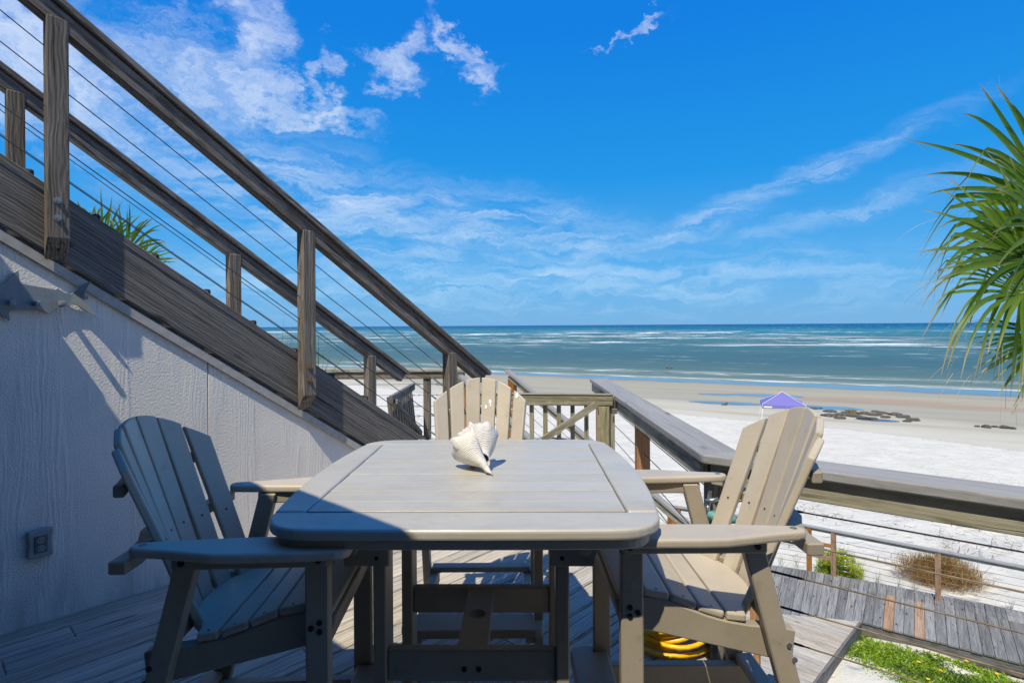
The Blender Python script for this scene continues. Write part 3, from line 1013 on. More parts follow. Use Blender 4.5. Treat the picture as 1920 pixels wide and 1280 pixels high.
for s_ in (-0.40, 0.0):
    obj('standoff', box(s_ - 0.008, s_ + 0.008, 1.60, 1.616, 0.0005, 0.0165, 0.001), M_shark, rk, WM[rk].inverted() @ WF)

# outlet box
ob = thing('outlet_box', 'grey weatherproof outlet cover low on the shaded wall', 'outlet cover', SP(0, 0, 0.5))
s_, z_ = on_wall(76, 1017, 0.02)
obw = WM[ob].inverted() @ WF
bm = ext([(s_ - 0.052, z_ - 0.066), (s_ - 0.046, z_), (s_ - 0.052, z_ + 0.066), (s_, z_ + 0.072), (s_ + 0.052, z_ + 0.066), (s_ + 0.046, z_), (s_ + 0.052, z_ - 0.066), (s_, z_ - 0.072)], (0, 0, 0.0), (1, 0, 0), (0, 1, 0), (0, 0, 0.035), 0.008, 2)
obj('cover', bm, M_socket, ob, obw)
bm = box(s_ - 0.026, s_ + 0.026, z_ - 0.044, z_ + 0.040, 0.0345, 0.039, 0.002)
win = obj('window', bm, M_recess, ob, obw)
for dz_ in (-0.022, 0.018):
    k_o = obj('socket', tube_bm([(s_, z_ + dz_, 0.038), (s_, z_ + dz_, 0.042)], 0.015, 14), M_socket, ob, obw)
    for dx_ in (-0.006, 0.006):
        obj('slot', box(s_ + dx_ - 0.0014, s_ + dx_ + 0.0014, z_ + dz_ - 0.004, z_ + dz_ + 0.005, 0.0415, 0.0426), M_dark, k_o, WM[k_o].inverted() @ WF)

# ------------------------------------------------------------------ bar table
TC = Vector((-0.125, 1.985, 0))
tb = thing('bar_table', 'tall square table of pale beige planks with rounded corners', 'table', TC, R(-0.9))
TOP = 0.94


def table_outline(hw=0.506, bul=0.054, hd=0.557, buld=0.008, rc=0.115, inset=0.0, n=14):
    """rounded square whose sides swell outwards"""
    hw -= inset; hd -= inset
    P = []
    # right side (x+) from front to back, then back, left, front
    side = []
    for i in range(n + 1):
        k = -1 + 2 * i / n
        side.append((hw + bul * (1 - k * k), k * hd))
    back = [(hw - 2 * hw * i / 8, hd + buld * (1 - (1 - 2 * i / 8) ** 2)) for i in range(9)]
    left = [(-x, -y) for x, y in side]
    front = [(-x, -y) for x, y in back]
    raw = []
    for seg in (side[:-1], back[:-1], left[:-1], front[:-1]):
        raw += seg
    # round the four corners
    N_ = len(raw)
    corners = [0, n, n + 8, 2 * n + 8]
    out = []
    for i, p in enumerate(raw):
        dc = min(math.hypot(p[0] - raw[c][0], p[1] - raw[c][1]) for c in corners)
        if i in corners:
            a = Vector(raw[i - 1]) - Vector(p); b2 = Vector(raw[(i + 1) % N_]) - Vector(p)
            a.normalize(); b2.normalize()
            A = Vector(p) + a * rc; B = Vector(p) + b2 * rc
            for j in range(8):
                k = j / 7
                q = A * (1 - k) ** 2 + Vector(p) * 2 * k * (1 - k) + B * k * k
                out.append((q.x, q.y))
        elif dc > rc * 1.05:
            out.append(p)
    return out


OUT = table_outline()
IX, IY0, IY1 = 0.443, -0.420, 0.468
G = 0.0028


def top_piece(name, clips, dz_=0.0, bev=0.009, t=0.030):
    p = OUT
    for c in clips:
        p = clip(p, *c)
    bm = ext(p, (0, 0, TOP - t + dz_), (1, 0, 0), (0, 1, 0), (0, 0, t), bev, 3)
    return obj(name, bm, M_table, tb)


top_piece('front_board', [(0, IY0 - G, 0, -1)])
top_piece('back_board', [(0, IY1 + G, 0, 1)])
top_piece('side_board', [(0, IY0 + G, 0, 1), (0, IY1 - G, 0, -1), (-IX - G, 0, -1, 0)])
top_piece('side_board', [(0, IY0 + G, 0, 1), (0, IY1 - G, 0, -1), (IX + G, 0, 1, 0)])
NS = 9
for i in range(NS):
    y0 = IY0 + (IY1 - IY0) * i / NS + G / 2 + (0.004 if i == 0 else 0)
    y1 = IY0 + (IY1 - IY0) * (i + 1) / NS - G / 2
    top_piece('slat', [(0, y0, 0, 1), (0, y1, 0, -1), (-IX + 0.003, 0, 1, 0), (IX - 0.003, 0, -1, 0)], -0.001 - 0.0010 * (i % 2), 0.0014)
bm = ext(table_outline(inset=0.022, rc=0.08), (0, 0, TOP - 0.060), (1, 0, 0), (0, 1, 0), (0, 0, 0.0265), 0.004)
obj('under_frame', bm, M_poly, tb)
LEGY = ((-0.275, -0.175), (0.135, 0.235))
for (ya, yb) in LEGY:
    for sx_ in (-1, 1):
        xa, xb = sorted((sx_ * 0.296, sx_ * 0.256))
        lg = obj('leg', ext([(ya, 0.0), (yb, 0.0), (yb, TOP - 0.0605), (ya, TOP - 0.0605)], (xa, 0, 0), (0, 1, 0), (0, 0, 1), (xb - xa, 0, 0), 0.004), M_frame, tb)
# cross stretchers with the pole board between them
for (y0, bolts) in ((-0.262, True), (0.150, False)):
    s_o = obj('stretcher', box(-0.2555, 0.2555, y0, y0 + 0.036, 0.372, 0.468, 0.005), M_frame, tb)
    if bolts:
        for x in (-0.022, 0.022):
            obj('bolt', tube_bm([(x, y0 - 0.004, 0.412), (x, y0 + 0.002, 0.412)], 0.008, 10), M_bolt, s_o)
ring = [(0.030 * math.cos(a), -0.03 + 0.030 * math.sin(a)) for a in [2 * math.pi * i / 20 for i in range(20)]]
bm = bmesh.new()
vo_t = [bm.verts.new((x, y, 0.462)) for x, y in ((-0.047, -0.2255), (0.047, -0.2255), (0.047, 0.1495), (-0.047, 0.1495))]
vi_t = [bm.verts.new((x, y, 0.462)) for x, y in ring]
es = [bm.edges.new((vo_t[i], vo_t[(i + 1) % 4])) for i in range(4)] + [bm.edges.new((vi_t[i], vi_t[(i + 1) % 20])) for i in range(20)]
bmesh.ops.triangle_fill(bm, use_beauty=True, use_dissolve=False, edges=es)
r_ = bmesh.ops.extrude_face_region(bm, geom=list(bm.faces))
bmesh.ops.translate(bm, verts=[v for v in r_['geom'] if isinstance(v, bmesh.types.BMVert)], vec=(0, 0, -0.034))
obj('pole_board', bm, M_frame, tb)
# curved bearers under the top at both ends
bear = [(-0.46, 0.1395), (-0.43, 0.06)] + [(-0.43 + 0.075 * math.sin(a) * 1.0, 0.06 - 0.055 * (1 - math.cos(a))) for a in (0.4, 0.8, 1.2, 1.57)] + [(-0.34, -0.0)]
bear = [(-0.435, 0.135), (-0.425, 0.105), (-0.405, 0.075), (-0.385, 0.055), (-0.372, 0.03), (-0.368, 0.0), (0.368, 0.0), (0.372, 0.03), (0.385, 0.055), (0.405, 0.075), (0.425, 0.105), (0.435, 0.135)]
for yb in (-0.3185, 0.2365):
    pts = [(x, TOP - 0.0605 - 0.135 + z) for x, z in bear if True]
    left = [p for p in pts if p[0] < 0] + [(-0.235, TOP - 0.1955), (-0.235, TOP - 0.0605)]
    right = [(0.235, TOP - 0.0605), (0.235, TOP - 0.1955)] + [p for p in pts if p[0] > 0]
    for pp in (left, right):
        b_o = obj('bearer', ext(pp, (0, yb, 0), (1, 0, 0), (0, 0, 1), (0, 0.042, 0), 0.004), M_frame, tb)
        sgn = -1 if pp is left else 1
        for z in (0.77, 0.835):
            obj('bolt', tube_bm([(sgn * 0.272, yb - 0.0035, z), (sgn * 0.272, yb + 0.002, z)], 0.006, 10), M_bolt, b_o)
    obj('top_rail', box(-0.2345, 0.2345, yb + 0.006, yb + 0.036, TOP - 0.083, TOP - 0.0605, 0.003), M_frame, tb)
for sx_ in (-1, 1):
    pts = [(-0.02, 0.10), (0.02, 0.10), (0.02, 0.05), (0.016, 0.03), (0.016, 0.008), (0.008, 0), (-0.008, 0), (-0.016, 0.008), (-0.016, 0.03), (-0.02, 0.05)]
    obj('latch_block', ext([(x * 1.05 + sx_ * 0.335, TOP - 0.0605 - 0.085 + z * 0.85) for x, z in pts], (0, -0.366, 0), (1, 0, 0), (0, 0, 1), (0, 0.047, 0), 0.005, 2), M_frame, tb)

# ------------------------------------------------------------------ counter height slatted armchairs
ch = thing('armchair', 'x', 'chair', (0, 0, 0), 0, 'tall slatted armchairs round the table')
MC = M_poly
seat_prof = [(-0.012, 0.683), (0.0, 0.697), (0.05, 0.706), (0.10, 0.703), (0.15, 0.690), (0.20, 0.671), (0.25, 0.652), (0.30, 0.637), (0.37, 0.624), (0.47, 0.616)]


def sz(b_):
    for (a, za), (c, zc) in zip(seat_prof, seat_prof[1:]):
        if b_ <= c:
            return za + (zc - za) * (b_ - a) / (c - a)
    return seat_prof[-1][1]


# seat slats (local x = -b)
sl = [(-0.004, 0.068), (0.074, 0.146), (0.152, 0.224), (0.230, 0.302)]
for (a, b2) in sl:
    za, zb = sz(a), sz(b2)
    ax = Vector((-(b2 - a), 0, zb - za)); L = ax.length; ax.normalize()
    up_ = Vector((0, 1, 0)).cross(ax); up_ = -up_ if up_.z < 0 else up_
    m = frame((-a, 0, za), ax, up_)
    o_ = obj('seat_slat', box(0, L, -0.248, 0.248, -0.022, 0.0, 0.007, 2), MC, ch, m)
    for y in (-0.232, 0.232):
        obj('screw', tube_bm([(L / 2, y, -0.001), (L / 2, y, 0.0008)], 0.004, 8), M_screw, o_)
# the rounded rear slat
pts = [(0.308, -0.248), (0.362, -0.248)] + [(0.362 + 0.092 * math.cos(a), -0.195 * math.sin(-a) * 1.0) for a in [R(-84 + 168 * i / 14) for i in range(15)]] + [(0.362, 0.248), (0.308, 0.248)]
ax = Vector((-0.16, 0, sz(0.46) - sz(0.308))).normalized()
up_ = Vector((0, 1, 0)).cross(ax); up_ = -up_ if up_.z < 0 else up_
m = frame((-0.308, 0, sz(0.308)), ax, up_)
bm = ext([(b_ - 0.308, y) for b_, y in pts], (0, 0, -0.022), (1, 0, 0), (0, 1, 0), (0, 0, 0.022), 0.005, 2)
o_ = obj('seat_slat', bm, MC, ch, m)
for y in (-0.232, 0.232):
    obj('screw', tube_bm([(0.028, y, -0.001), (0.028, y, 0.0008)], 0.004, 8), M_screw, o_)
obj('front_apron', ext([(-0.012, 0.675), (0.010, 0.678), (0.034, 0.585), (0.012, 0.582)], (0, -0.248, 0), (-1, 0, 0), (0, 0, 1), (0, 0.496, 0), 0.005, 2), M_frame, ch)
# back slats: a shallow shell, narrow at the seat and fanned at the top


def back_pt(yb, k):
    """k = 0 at the seat, 1 at z = 1.17; yb = lateral position in units -2.5..2.5"""
    u = yb / 2.5
    b0_ = 0.468 - 0.085 * u * u; z0 = 0.585
    b1_ = 0.668 - 0.052 * u * u; z1 = 1.17
    y0, y1 = 0.158 * u, 0.214 * u
    return Vector((-(b0_ + (b1_ - b0_) * k), y0 + (y1 - y0) * k, z0 + (z1 - z0) * k))


for i in range(6):
    u = i - 2.5
    p0, p1 = back_pt(u, 0), back_pt(u, 1)
    ax = (p1 - p0).normalized()
    side = (back_pt(u + 0.1, 0.6) - back_pt(u - 0.1, 0.6)).normalized()
    side = (side - ax * side.dot(ax)).normalized()
    nrm = ax.cross(side)
    nrm = nrm if nrm.x > 0 else -nrm
    w0, w1 = 0.029, 0.0385

    def ztop(y): return 1.175 - 1.95 * y * y

    pts = [(0, -w0), (0, w0)]
    tops = []
    for v in (1, 0.5, 0, -0.5, -1):
        k = 1.0
        for _ in range(6):
            ww = (w0 + (w1 - w0) * k) * v
            p = p0 + (p1 - p0) * k + side * ww
            k += (ztop(p.y) - p.z) / (p1.z - p0.z)
        tops.append((k * (p1 - p0).length, (w0 + (w1 - w0) * k) * v))
    pts = [(0, -w0), (0, w0)] + tops
    m = Matrix((ax, side, nrm)).transposed().to_4x4()
    if m.determinant() < 0:
        side = -side; m = Matrix((ax, side, nrm)).transposed().to_4x4()
        pts = [(x, -y) for x, y in pts]
    m.translation = p0
    o_ = obj('back_slat', ext(pts, (0, 0, -0.011), (1, 0, 0), (0, 1, 0), (0, 0, 0.022), 0.005, 2), MC, ch, m)
    obj('screw', tube_bm([(0.262, 0, 0.0105), (0.262, 0, 0.0118)], 0.0042, 8), M_screw, o_)
# rails behind the back
cr = []
for kz, nm in ((0.72, 'back_rail'), (0.45, 'arm_cross_rail'), (0.06, 'lower_back_rail')):
    wid = {'back_rail': 2.75, 'arm_cross_rail': 4.3, 'lower_back_rail': 3.3}[nm]
    pc = [back_pt(max(-2.5, min(2.5, u)), kz) for u in [-wid + 2 * wid * j / 8 for j in range(9)]]
    us = [-wid + 2 * wid * j / 8 for j in range(9)]
    inner, outer = [], []
    for u, p in zip(us, pc):
        y = p.y * (abs(u) / 2.5 if abs(u) > 2.5 else 1)
        inner.append((-p.x + 0.0135, y)); outer.append((-p.x + (0.060 if nm != 'back_rail' else 0.045), y))
    hgt = 0.034
    z = pc[4].z if nm != 'arm_cross_rail' else 0.838
    poly = inner + outer[::-1]
    obj(nm, ext(poly, (0, 0, z - hgt / 2), (-1, 0, 0), (0, 1, 0), (0, 0, hgt), 0.004), M_frame, ch)
for s in (-1, 1):
    lo, hi = sorted((s * 0.250, s * 0.287))
    fl = obj('front_leg', box(-0.062, 0.0, lo, hi, 0.0, 0.822, 0.004), M_frame, ch)
    for (b_, z) in ((0.024, 0.672), (0.046, 0.658), (0.024, 0.648)):
        obj('bolt', tube_bm([(-b_, s * 0.285, z), (-b_, s * 0.2905, z)], 0.0075, 10), M_bolt, fl)
    rl = obj('rear_leg', ext([(0.333, 0.858), (0.392, 0.858), (0.612, 0.0), (0.552, 0.0)], (0, lo, 0), (-1, 0, 0), (0, 0, 1), (0, hi - lo, 0), 0.004), M_frame, ch)
    for (b_, z) in ((0.462, 0.565), (0.477, 0.525)):
        obj('bolt', tube_bm([(-b_, s * 0.285, z), (-b_, s * 0.2905, z)], 0.0075, 10), M_steel if s > 0 else M_bolt, rl)
    lo2, hi2 = sorted((s * 0.2125, s * 0.2492))
    top = [(b_, sz(b_) - 0.0235) for b_ in (0.0, 0.05, 0.1, 0.15, 0.2, 0.25, 0.3, 0.37, 0.47)]
    obj('seat_rail', ext(top + [(0.50, 0.585), (0.49, 0.492), (0.036, 0.598), (0.036, 0.64)], (0, lo2, 0), (-1, 0, 0), (0, 0, 1), (0, hi2 - lo2, 0), 0.004), M_frame, ch)
    # arm and the rail under it
    lo3, hi3 = sorted((s * 0.262, s * 0.299))
    ar = obj('arm_rail', ext([(-0.008, 0.861), (0.40, 0.861), (0.40, 0.822), (0.008, 0.822), (-0.008, 0.838)], (0, lo3, 0), (-1, 0, 0), (0, 0, 1), (0, hi3 - lo3, 0), 0.004), M_frame, ch)
    for b_ in (0.022, 0.372):
        obj('bolt', tube_bm([(-b_, s * 0.298, 0.842), (-b_, s * 0.3035, 0.842)], 0.0085, 10), M_bolt, ar)
    ap = [(-0.062, 0.268), (-0.068, 0.29), (-0.068, 0.335), (-0.058, 0.352), (-0.035, 0.360), (0.05, 0.364), (0.20, 0.366), (0.27, 0.362), (0.34, 0.345), (0.42, 0.325), (0.48, 0.315), (0.502, 0.306), (0.508, 0.290),
          (0.502, 0.272), (0.485, 0.262), (0.38, 0.254), (0.26, 0.245), (0.10, 0.241), (-0.03, 0.246), (-0.052, 0.254)]
    ao = obj('arm', ext([(b_, s * y) for b_, y in ap], (0, 0, 0.8612), (-1, 0, 0), (0, 1, 0), (0, 0, 0.026), 0.009, 3), MC, ch)
    obj('screw', tube_bm([(-0.475, s * 0.288, 0.886), (-0.475, s * 0.288, 0.8885)], 0.010, 10), M_steel, ao)
    # low stretchers
    lo4, hi4 = sorted((s * 0.2135, s * 0.2495))
    obj('side_stretcher', box(-0.585, -0.005, lo4, hi4, 0.142, 0.212, 0.004), M_frame, ch)
fp = [(-0.088, -0.25), (-0.088, 0.25), (-0.075, 0.276), (-0.05, 0.287), (-0.0015, 0.287), (-0.0015, 0.246), (0.05, 0.246), (0.05, -0.246), (-0.0015, -0.246), (-0.0015, -0.287), (-0.05, -0.287), (-0.075, -0.276)]
fo = obj('footrest', ext(fp, (0, 0, 0.2125), (-1, 0, 0), (0, 1, 0), (0, 0, 0.034), 0.006, 2), M_frame, ch)
obj('rear_stretcher', box(-0.578, -0.518, -0.246, 0.246, 0.2125, 0.240, 0.005, 2), M_frame, ch)

# a right handed turn: the chair faces its own +X
ch.matrix_basis = Matrix.Translation((0.296, 1.855, 0)) @ Matrix.Rotation(math.pi, 4, 'Z')
ch['label'] = 'sunlit beige slatted armchair standing by the deck railing, right of the table'
ch2 = dup(ch, Matrix.Translation((-0.500, 1.785, 0)) @ Matrix.Rotation(R(2.5), 4, 'Z'), 'shaded beige slatted armchair standing by the grey wall, left of the table')
ch3 = dup(ch, Matrix.Translation((-0.165, 2.335, 0)) @ Matrix.Rotation(R(-90), 4, 'Z'), 'beige slatted armchair behind the table, with white spots on its back')
# white droppings on the far chair's back
sp_bm = bmesh.new()
wsp = plain('white_dropping', (0.85, 0.85, 0.83), 0.8)
mm = Matrix.Translation((-0.165, 2.335, 0)) @ Matrix.Rotation(R(-90), 4, 'Z')
blot = bmesh.new()
for (u, k, r1, r2) in ((0.62, 0.80, 0.012, 0.007), (0.35, 0.755, 0.011, 0.006), (2.35, 0.86, 0.016, 0.010), (0.66, 0.77, 0.006, 0.005), (1.55, 0.62, 0.003, 0.003)):
    for sgn in (1,):
        # far chair: its +y points to the picture's right
        p = back_pt(u, k); ax = (back_pt(u, 1) - back_pt(u, 0)).normalized(); sd_ = (back_pt(u + .1, .6) - back_pt(u - .1, .6)).normalized(); nn = ax.cross(sd_); nn = nn if nn.x > 0 else -nn
        c = p + nn * 0.0122
        vs = [blot.verts.new(c + ax * r1 * (1 + 0.2 * math.sin(5 * a + u)) * math.sin(a) + sd_ * r2 * (1 + .2 * math.cos(3 * a)) * math.cos(a) + nn * 0.0004) for a in [2 * math.pi * i / 14 for i in range(14)]]
        blot.faces.new(vs)
o_ = obj('dropping', blot, wsp, None)
o_.parent = ch3
tag(o_, kind='stuff')

# ------------------------------------------------------------------ whelk shell on the table
shell = bmesh.new()
gen = [(0.10, 0.86), (0.40, 0.84), (0.72, 0.86), (0.95, 0.92), (1.02, 1.02), (0.985, 1.18), (0.93, 1.36), (0.80, 1.56), (0.66, 1.72), (0.50, 1.88), (0.37, 2.02), (0.27, 2.16), (0.215, 2.30), (0.20, 2.40)]
turns, per = 4.0, 40
NT_ = int(turns * per)
rows = []
for i in range(NT_ + 1):
    th_ = 2 * math.pi * i / per
    left = (NT_ - i) / per
    s_ = 0.106 * (1.62 ** (-left))
    row = []
    kn = max(0.0, math.cos(th_ * 7)) ** 3
    for j, (r_, z_) in enumerate(gen):
        rr_ = r_
        zz = z_
        if left > 0.02:
            pass
        if 3 <= j <= 5: rr_ *= 1 + 0.17 * kn; zz -= 0.20 * kn if j in (3, 4) else 0
        rr_ *= 1 + 0.012 * math.sin(27 * z_ + th_ * 2) + 0.02 * math.sin(th_ * 3.1 + z_)
        if left < 0.26:                                       # the outer lip closes down on the whorl before it
            q_ = (0.26 - left) / 0.26
            rr_ *= 1 - (0.36 if j < 7 else (0.55 if j < 8 else 0.78)) * q_ * q_ * (1 if j > 2 else 0.4)
            zz *= 1 - 0.10 * q_ * q_ * (1 if 2 < j < 9 else 0)
        row.append(shell.verts.new((rr_ * s_ * math.cos(th_), rr_ * s_ * math.sin(th_), -zz * s_)))
    rows.append(row)
for i in range(NT_):
    for j in range(len(gen) - 1):
        shell.faces.new((rows[i][j], rows[i + 1][j], rows[i + 1][j + 1], rows[i][j + 1]))


def shell_mat():
    m, t, b = mat('bleached_shell')
    tc = t.node('ShaderNodeTexCoord')
    p = tc.outputs['Object']
    n = t.noise(p, 38, 6, 0.65)
    n2 = t.noise(t.mapping(p, scale=(1, 1, 4)), 60, 4, 0.6)
    c = t.ramp(n, [(0.30, (0.58, 0.50, 0.40)), (0.44, (0.76, 0.735, 0.70)), (0.7, (0.82, 0.81, 0.79))])
    pit = t.mr(t.noise(p, 130, 3, 0.6), 0.68, 0.74, 0, 0.7, True)
    c = t.mix(pit, c, (0.25, 0.23, 0.20))
    z = t.sep(p)[2]
    c = t.mix(t.mr(z, -0.240, -0.254, 0, 0.8, True), c, (0.42, 0.20, 0.08))
    t.put(b.inputs['Base Color'], c)
    t.put(b.inputs['Roughness'], 0.55)
    wv = t.node('ShaderNodeTexWave', wave_type='BANDS', bands_direction='Z')
    t.put(wv.inputs['Vector'], p); t.put(wv.inputs['Scale'], 70.0); t.put(wv.inputs['Distortion'], 2.5); t.put(wv.inputs['Detail'], 2.0); t.put(wv.inputs['Detail Scale'], 3.0)
    c2 = t.mix(t.math('MULTIPLY', t.mr(wv.outputs['Fac'], 0.0, 0.3, 0.35, 0.0), t.mr(n, 0.4, 0.6)), c, (0.45, 0.42, 0.38))
    t.put(b.inputs['Base Color'], c2)
    t.put(b.inputs['Normal'], t.bump(t.math('ADD', t.math('ADD', n, n2), t.math('MULTIPLY', wv.outputs['Fac'], 0.45)), 0.6, 0.004))
    return m


# apex away and to the left, canal tip towards the camera's right, resting on the table
def shell_pose(tilt):
    tipdir = Vector((0.40, -0.78, -tilt)).normalized()
    zl = -tipdir
    xl = zl.cross(Vector((0.2, 0, 1))).normalized()
    yl = zl.cross(xl)
    m = Matrix((xl, yl, zl)).transposed().to_4x4() @ Matrix.Rotation(R(233), 4, 'Z')
    m.translation = Vector((-0.162, 2.125, 0))
    return m


# tilt it until the body whorl and the tip of the canal both touch the table
best = None
for i in range(60):
    tl = 0.15 + i * 0.012
    m_ = shell_pose(tl)
    zt = min((m_ @ v.co).z for v in shell.verts if v.co.z < -0.235)
    zb = min((m_ @ v.co).z for v in shell.verts if v.co.z > -0.18)
    if best is None or abs(zt - zb) < best[0]:
        best = (abs(zt - zb), tl)
MS = shell_pose(best[1])
so_ = obj('seashell', shell, shell_mat(), None, MS, True)
low = min((MS @ v.co).z for v in so_.data.vertices)
MS2 = Matrix.Translation((0, 0, TOP - low - 0.001)) @ MS
so_.matrix_basis = MS2
md = so_.modifiers.new('thickness', 'SOLIDIFY'); md.thickness = 0.003
tag(so_, 'large bleached white whelk shell lying on the beige table', 'seashell')

# ------------------------------------------------------------------ deck railing with wide caps (straight run, then a turn)
CZ = 0.90
rl = thing('deck_railing', 'grey wide capped deck railing with steel cables and a corner, behind the chair', 'railing', (RAIL_X, 2.36, 0))
fl_ = 5.86
a_in, a_out = 0.797, 0.977
# mitred caps
o_in = Vector((a_in, 2.285)); o_out = Vector((a_out, 2.545))
# cap 1 outline (world xy)
R2a = Vector((R2.x, R2.y))
cap1 = [(a_in, fl_), (a_in, 2.405), (a_out, 2.490), (a_out, fl_)]
Lc = 4.2
cap2 = [(a_in + 0.002, 2.403), (a_in + R2.x * Lc, 2.403 + R2.y * Lc), (a_out + R2.x * Lc, 2.488 + R2.y * Lc), (a_out + 0.001, 2.488)]
for pts, axd in ((cap1, Vector((0, 1, 0))), (cap2, R2)):
    c = Vector((sum(p[0] for p in pts) / 4, sum(p[1] for p in pts) / 4, CZ - 0.038))
    m = frame(c, axd); mi = m.inverted()
    lp = [mi @ Vector((x, y, c.z)) for x, y in pts]
    obj('cap', ext([(p.x, p.y) for p in lp], (0, 0, 0), (1, 0, 0), (0, 1, 0), (0, 0, 0.038), 0.006, 2), M_cap, rl, WM[rl].inverted() @ m)
board('fascia', (0.832, 2.47, 0.8165), (0.832, fl_ - 0.02, 0.8165), 0.036, 0.089, M_fascia, rl)
q0 = Vector((RAIL_X, 2.40, 0)) + R2 * 0.05 - R2N * 0.045
q0 = Vector((0.797, 2.405, 0)) + R2N * 0.044 + R2 * 0.03
board('fascia', q0 + Vector((0, 0, 0.8165)), q0 + R2 * Lc + Vector((0, 0, 0.8165)), 0.036, 0.089, M_fascia, rl)
qb = q0 + R2N * 0.02 + Vector((0, 0, 0.765))
rposts = [(0.895, 2.50, R2), (0.895, 3.93, None), (0.895, 5.78, None)]
for (x, y, dd) in rposts:
    m = frame((x, y, -0.3), (0, 0, 1), (0, 1, 0))
    p = obj('post', box(0, 1.16, -0.044, 0.044, -0.044, 0.044, 0.005), M_cedar if y > 3 else M_post, rl, WM[rl].inverted() @ m)
for k in (1.55, 3.3):
    c = q0 + R2 * k + R2N * 0.064
    m = frame((c.x, c.y, -0.3), (0, 0, 1), R2)
    obj('post', box(0, 1.16, -0.044, 0.044, -0.044, 0.044, 0.005), M_cedar, rl, WM[rl].inverted() @ m)
for z in (0.70, 0.57, 0.435, 0.30, 0.168):
    tube('cable', [(0.895, 2.50, z), (0.895, 5.78, z)], 0.0028, M_cable, rl)
    a = q0 + R2N * 0.064 + R2 * 0.05; b_ = a + R2 * 4.1
    tube('cable', [Vector((a.x, a.y, z)), Vector((b_.x, b_.y, z))], 0.0032, M_cabletan, rl)
    e = a + R2 * 0.15
    tube('turnbuckle', [Vector((e.x, e.y, z)), Vector((e.x, e.y, z)) + R2 * 0.01, Vector((e.x, e.y, z)) + R2 * 0.13, Vector((e.x, e.y, z)) + R2 * 0.14], 0.006, M_bolt, rl, 8, radii=[0.0035, 0.005, 0.005, 0.0035])

# spigot on the corner post, and the hose below it
sg = thing('garden_tap', 'verdigris green brass tap on the railing corner post', 'tap', (0.85, 2.38, 0.66))
pv = [(0.855, 2.47, 0.72), (0.815, 2.36, 0.72), (0.80, 2.34, 0.70), (0.80, 2.335, 0.665)]
tube('pipe', pv, 0.009, M_steel, sg, 8)
tube('handle', [(0.79, 2.335, 0.725), (0.84, 2.325, 0.735)], 0.009, M_steel, sg, 8)
tube('valve', [(0.795, 2.33, 0.672), (0.81, 2.325, 0.668), (0.83, 2.32, 0.665), (0.832, 2.32, 0.665), (0.838, 2.318, 0.664), (0.86, 2.312, 0.662), (0.90, 2.30, 0.66)], 0.018, M_brass, sg, 10, radii=[0.010, 0.021, 0.021, 0.014, 0.022, 0.022, 0.016])
tube('spout', [(0.845, 2.318, 0.655), (0.850, 2.314, 0.63), (0.856, 2.31, 0.60)], 0.011, M_steel, sg, 8)
hose_pts = []
hc = Vector((0.725, 2.56, 0))
rh = random.Random(4)
for i in range(11 * 26):
    a = 2 * math.pi * i / 26
    lap = i / 26
    rad = 0.125 + 0.022 * math.sin(lap * 2.1) + 0.012 * math.sin(a * 2 + lap)
    hose_pts.append((hc.x + rad * math.cos(a) * 1.05, hc.y + rad * math.sin(a) * 0.8, 0.014 + 0.0135 * lap + 0.05 * max(0, math.sin(a + 0.4 * lap)) * (0.3 + 0.07 * lap)))
hose = obj('garden_hose', tube_bm(hose_pts, 0.0105, 8), M_hose, None, None, True)
tag(hose, 'coiled yellow garden hose on the deck under the right armchair', 'hose')
cap_b = obj('hose_end', tube_bm([(0.60, 2.72, 0.012), (0.655, 2.675, 0.016), (0.66, 2.671, 0.016), (0.70, 2.64, 0.016)], 0.016, 10, radii=[0.011, 0.016, 0.019, 0.012]), M_hose, None, None, True)
cap_b.parent = hose

# ------------------------------------------------------------------ gate across the end of the deck
gt = thing('picket_gate', 'mossy wooden picket gate with diagonal brace, shut between stairs and railing', 'gate', (0.79, 4.47, 0))
G0, G1 = Vector((-0.34, 4.56, 0)), Vector((0.782, 4.43, 0))
gd = (G1 - G0).normalized(); gn = Vector((gd.y, -gd.x, 0))      # towards the camera
Z = lambda z: Vector((0, 0, z))
board('top_rail', G0 + Z(0.862), G1 + Z(0.862), 0.038, 0.085, M_gate, gt)
board('top_cap', G0 + Z(0.9075) - gn * 0.012, G1 + Z(0.9075) - gn * 0.012, 0.075, 0.006, M_gate, gt, bev=0.002)
board('bottom_rail', G0 + Z(0.13), G1 + Z(0.13), 0.038, 0.085, M_gate, gt)
for i in range(9):
    p = G0 + gd * (0.06 + i * 0.108) - gn * 0.036
    board('picket', p + Z(0.06), p + Z(0.90), 0.034, 0.034, M_gate, gt, up=gn, bev=0.003)
p = G1 - gd * 0.02
board('end_stile', G1 - gd * 0.015 - gn * 0.036 + Z(0.02), G1 - gd * 0.015 - gn * 0.036 + Z(0.895), 0.034, 0.06, M_gate, gt, up=gd)
board('end_stile', G1 - gd * 0.072 + Z(0.02) + gn * 0.0, G1 - gd * 0.072 + Z(0.816), 0.036, 0.09, M_gate, gt, up=gd)
board('end_stile', G0 + gd * 0.03 + Z(0.02), G0 + gd * 0.03 + Z(0.816), 0.036, 0.07, M_gate, gt, up=gd)
board('brace', G1 - gd * 0.13 + gn * 0.036 + Z(0.835), G0 + gd * 0.06 + gn * 0.036 + Z(0.20), 0.03, 0.05, M_gate, gt)
obj('hinge', box(-0.01, 0.03, -0.004, 0.004, -0.02, 0.02, 0.001), M_steel, gt, WM[gt].inverted() @ frame(G1 + Z(0.78) + gn * 0.02, gd))

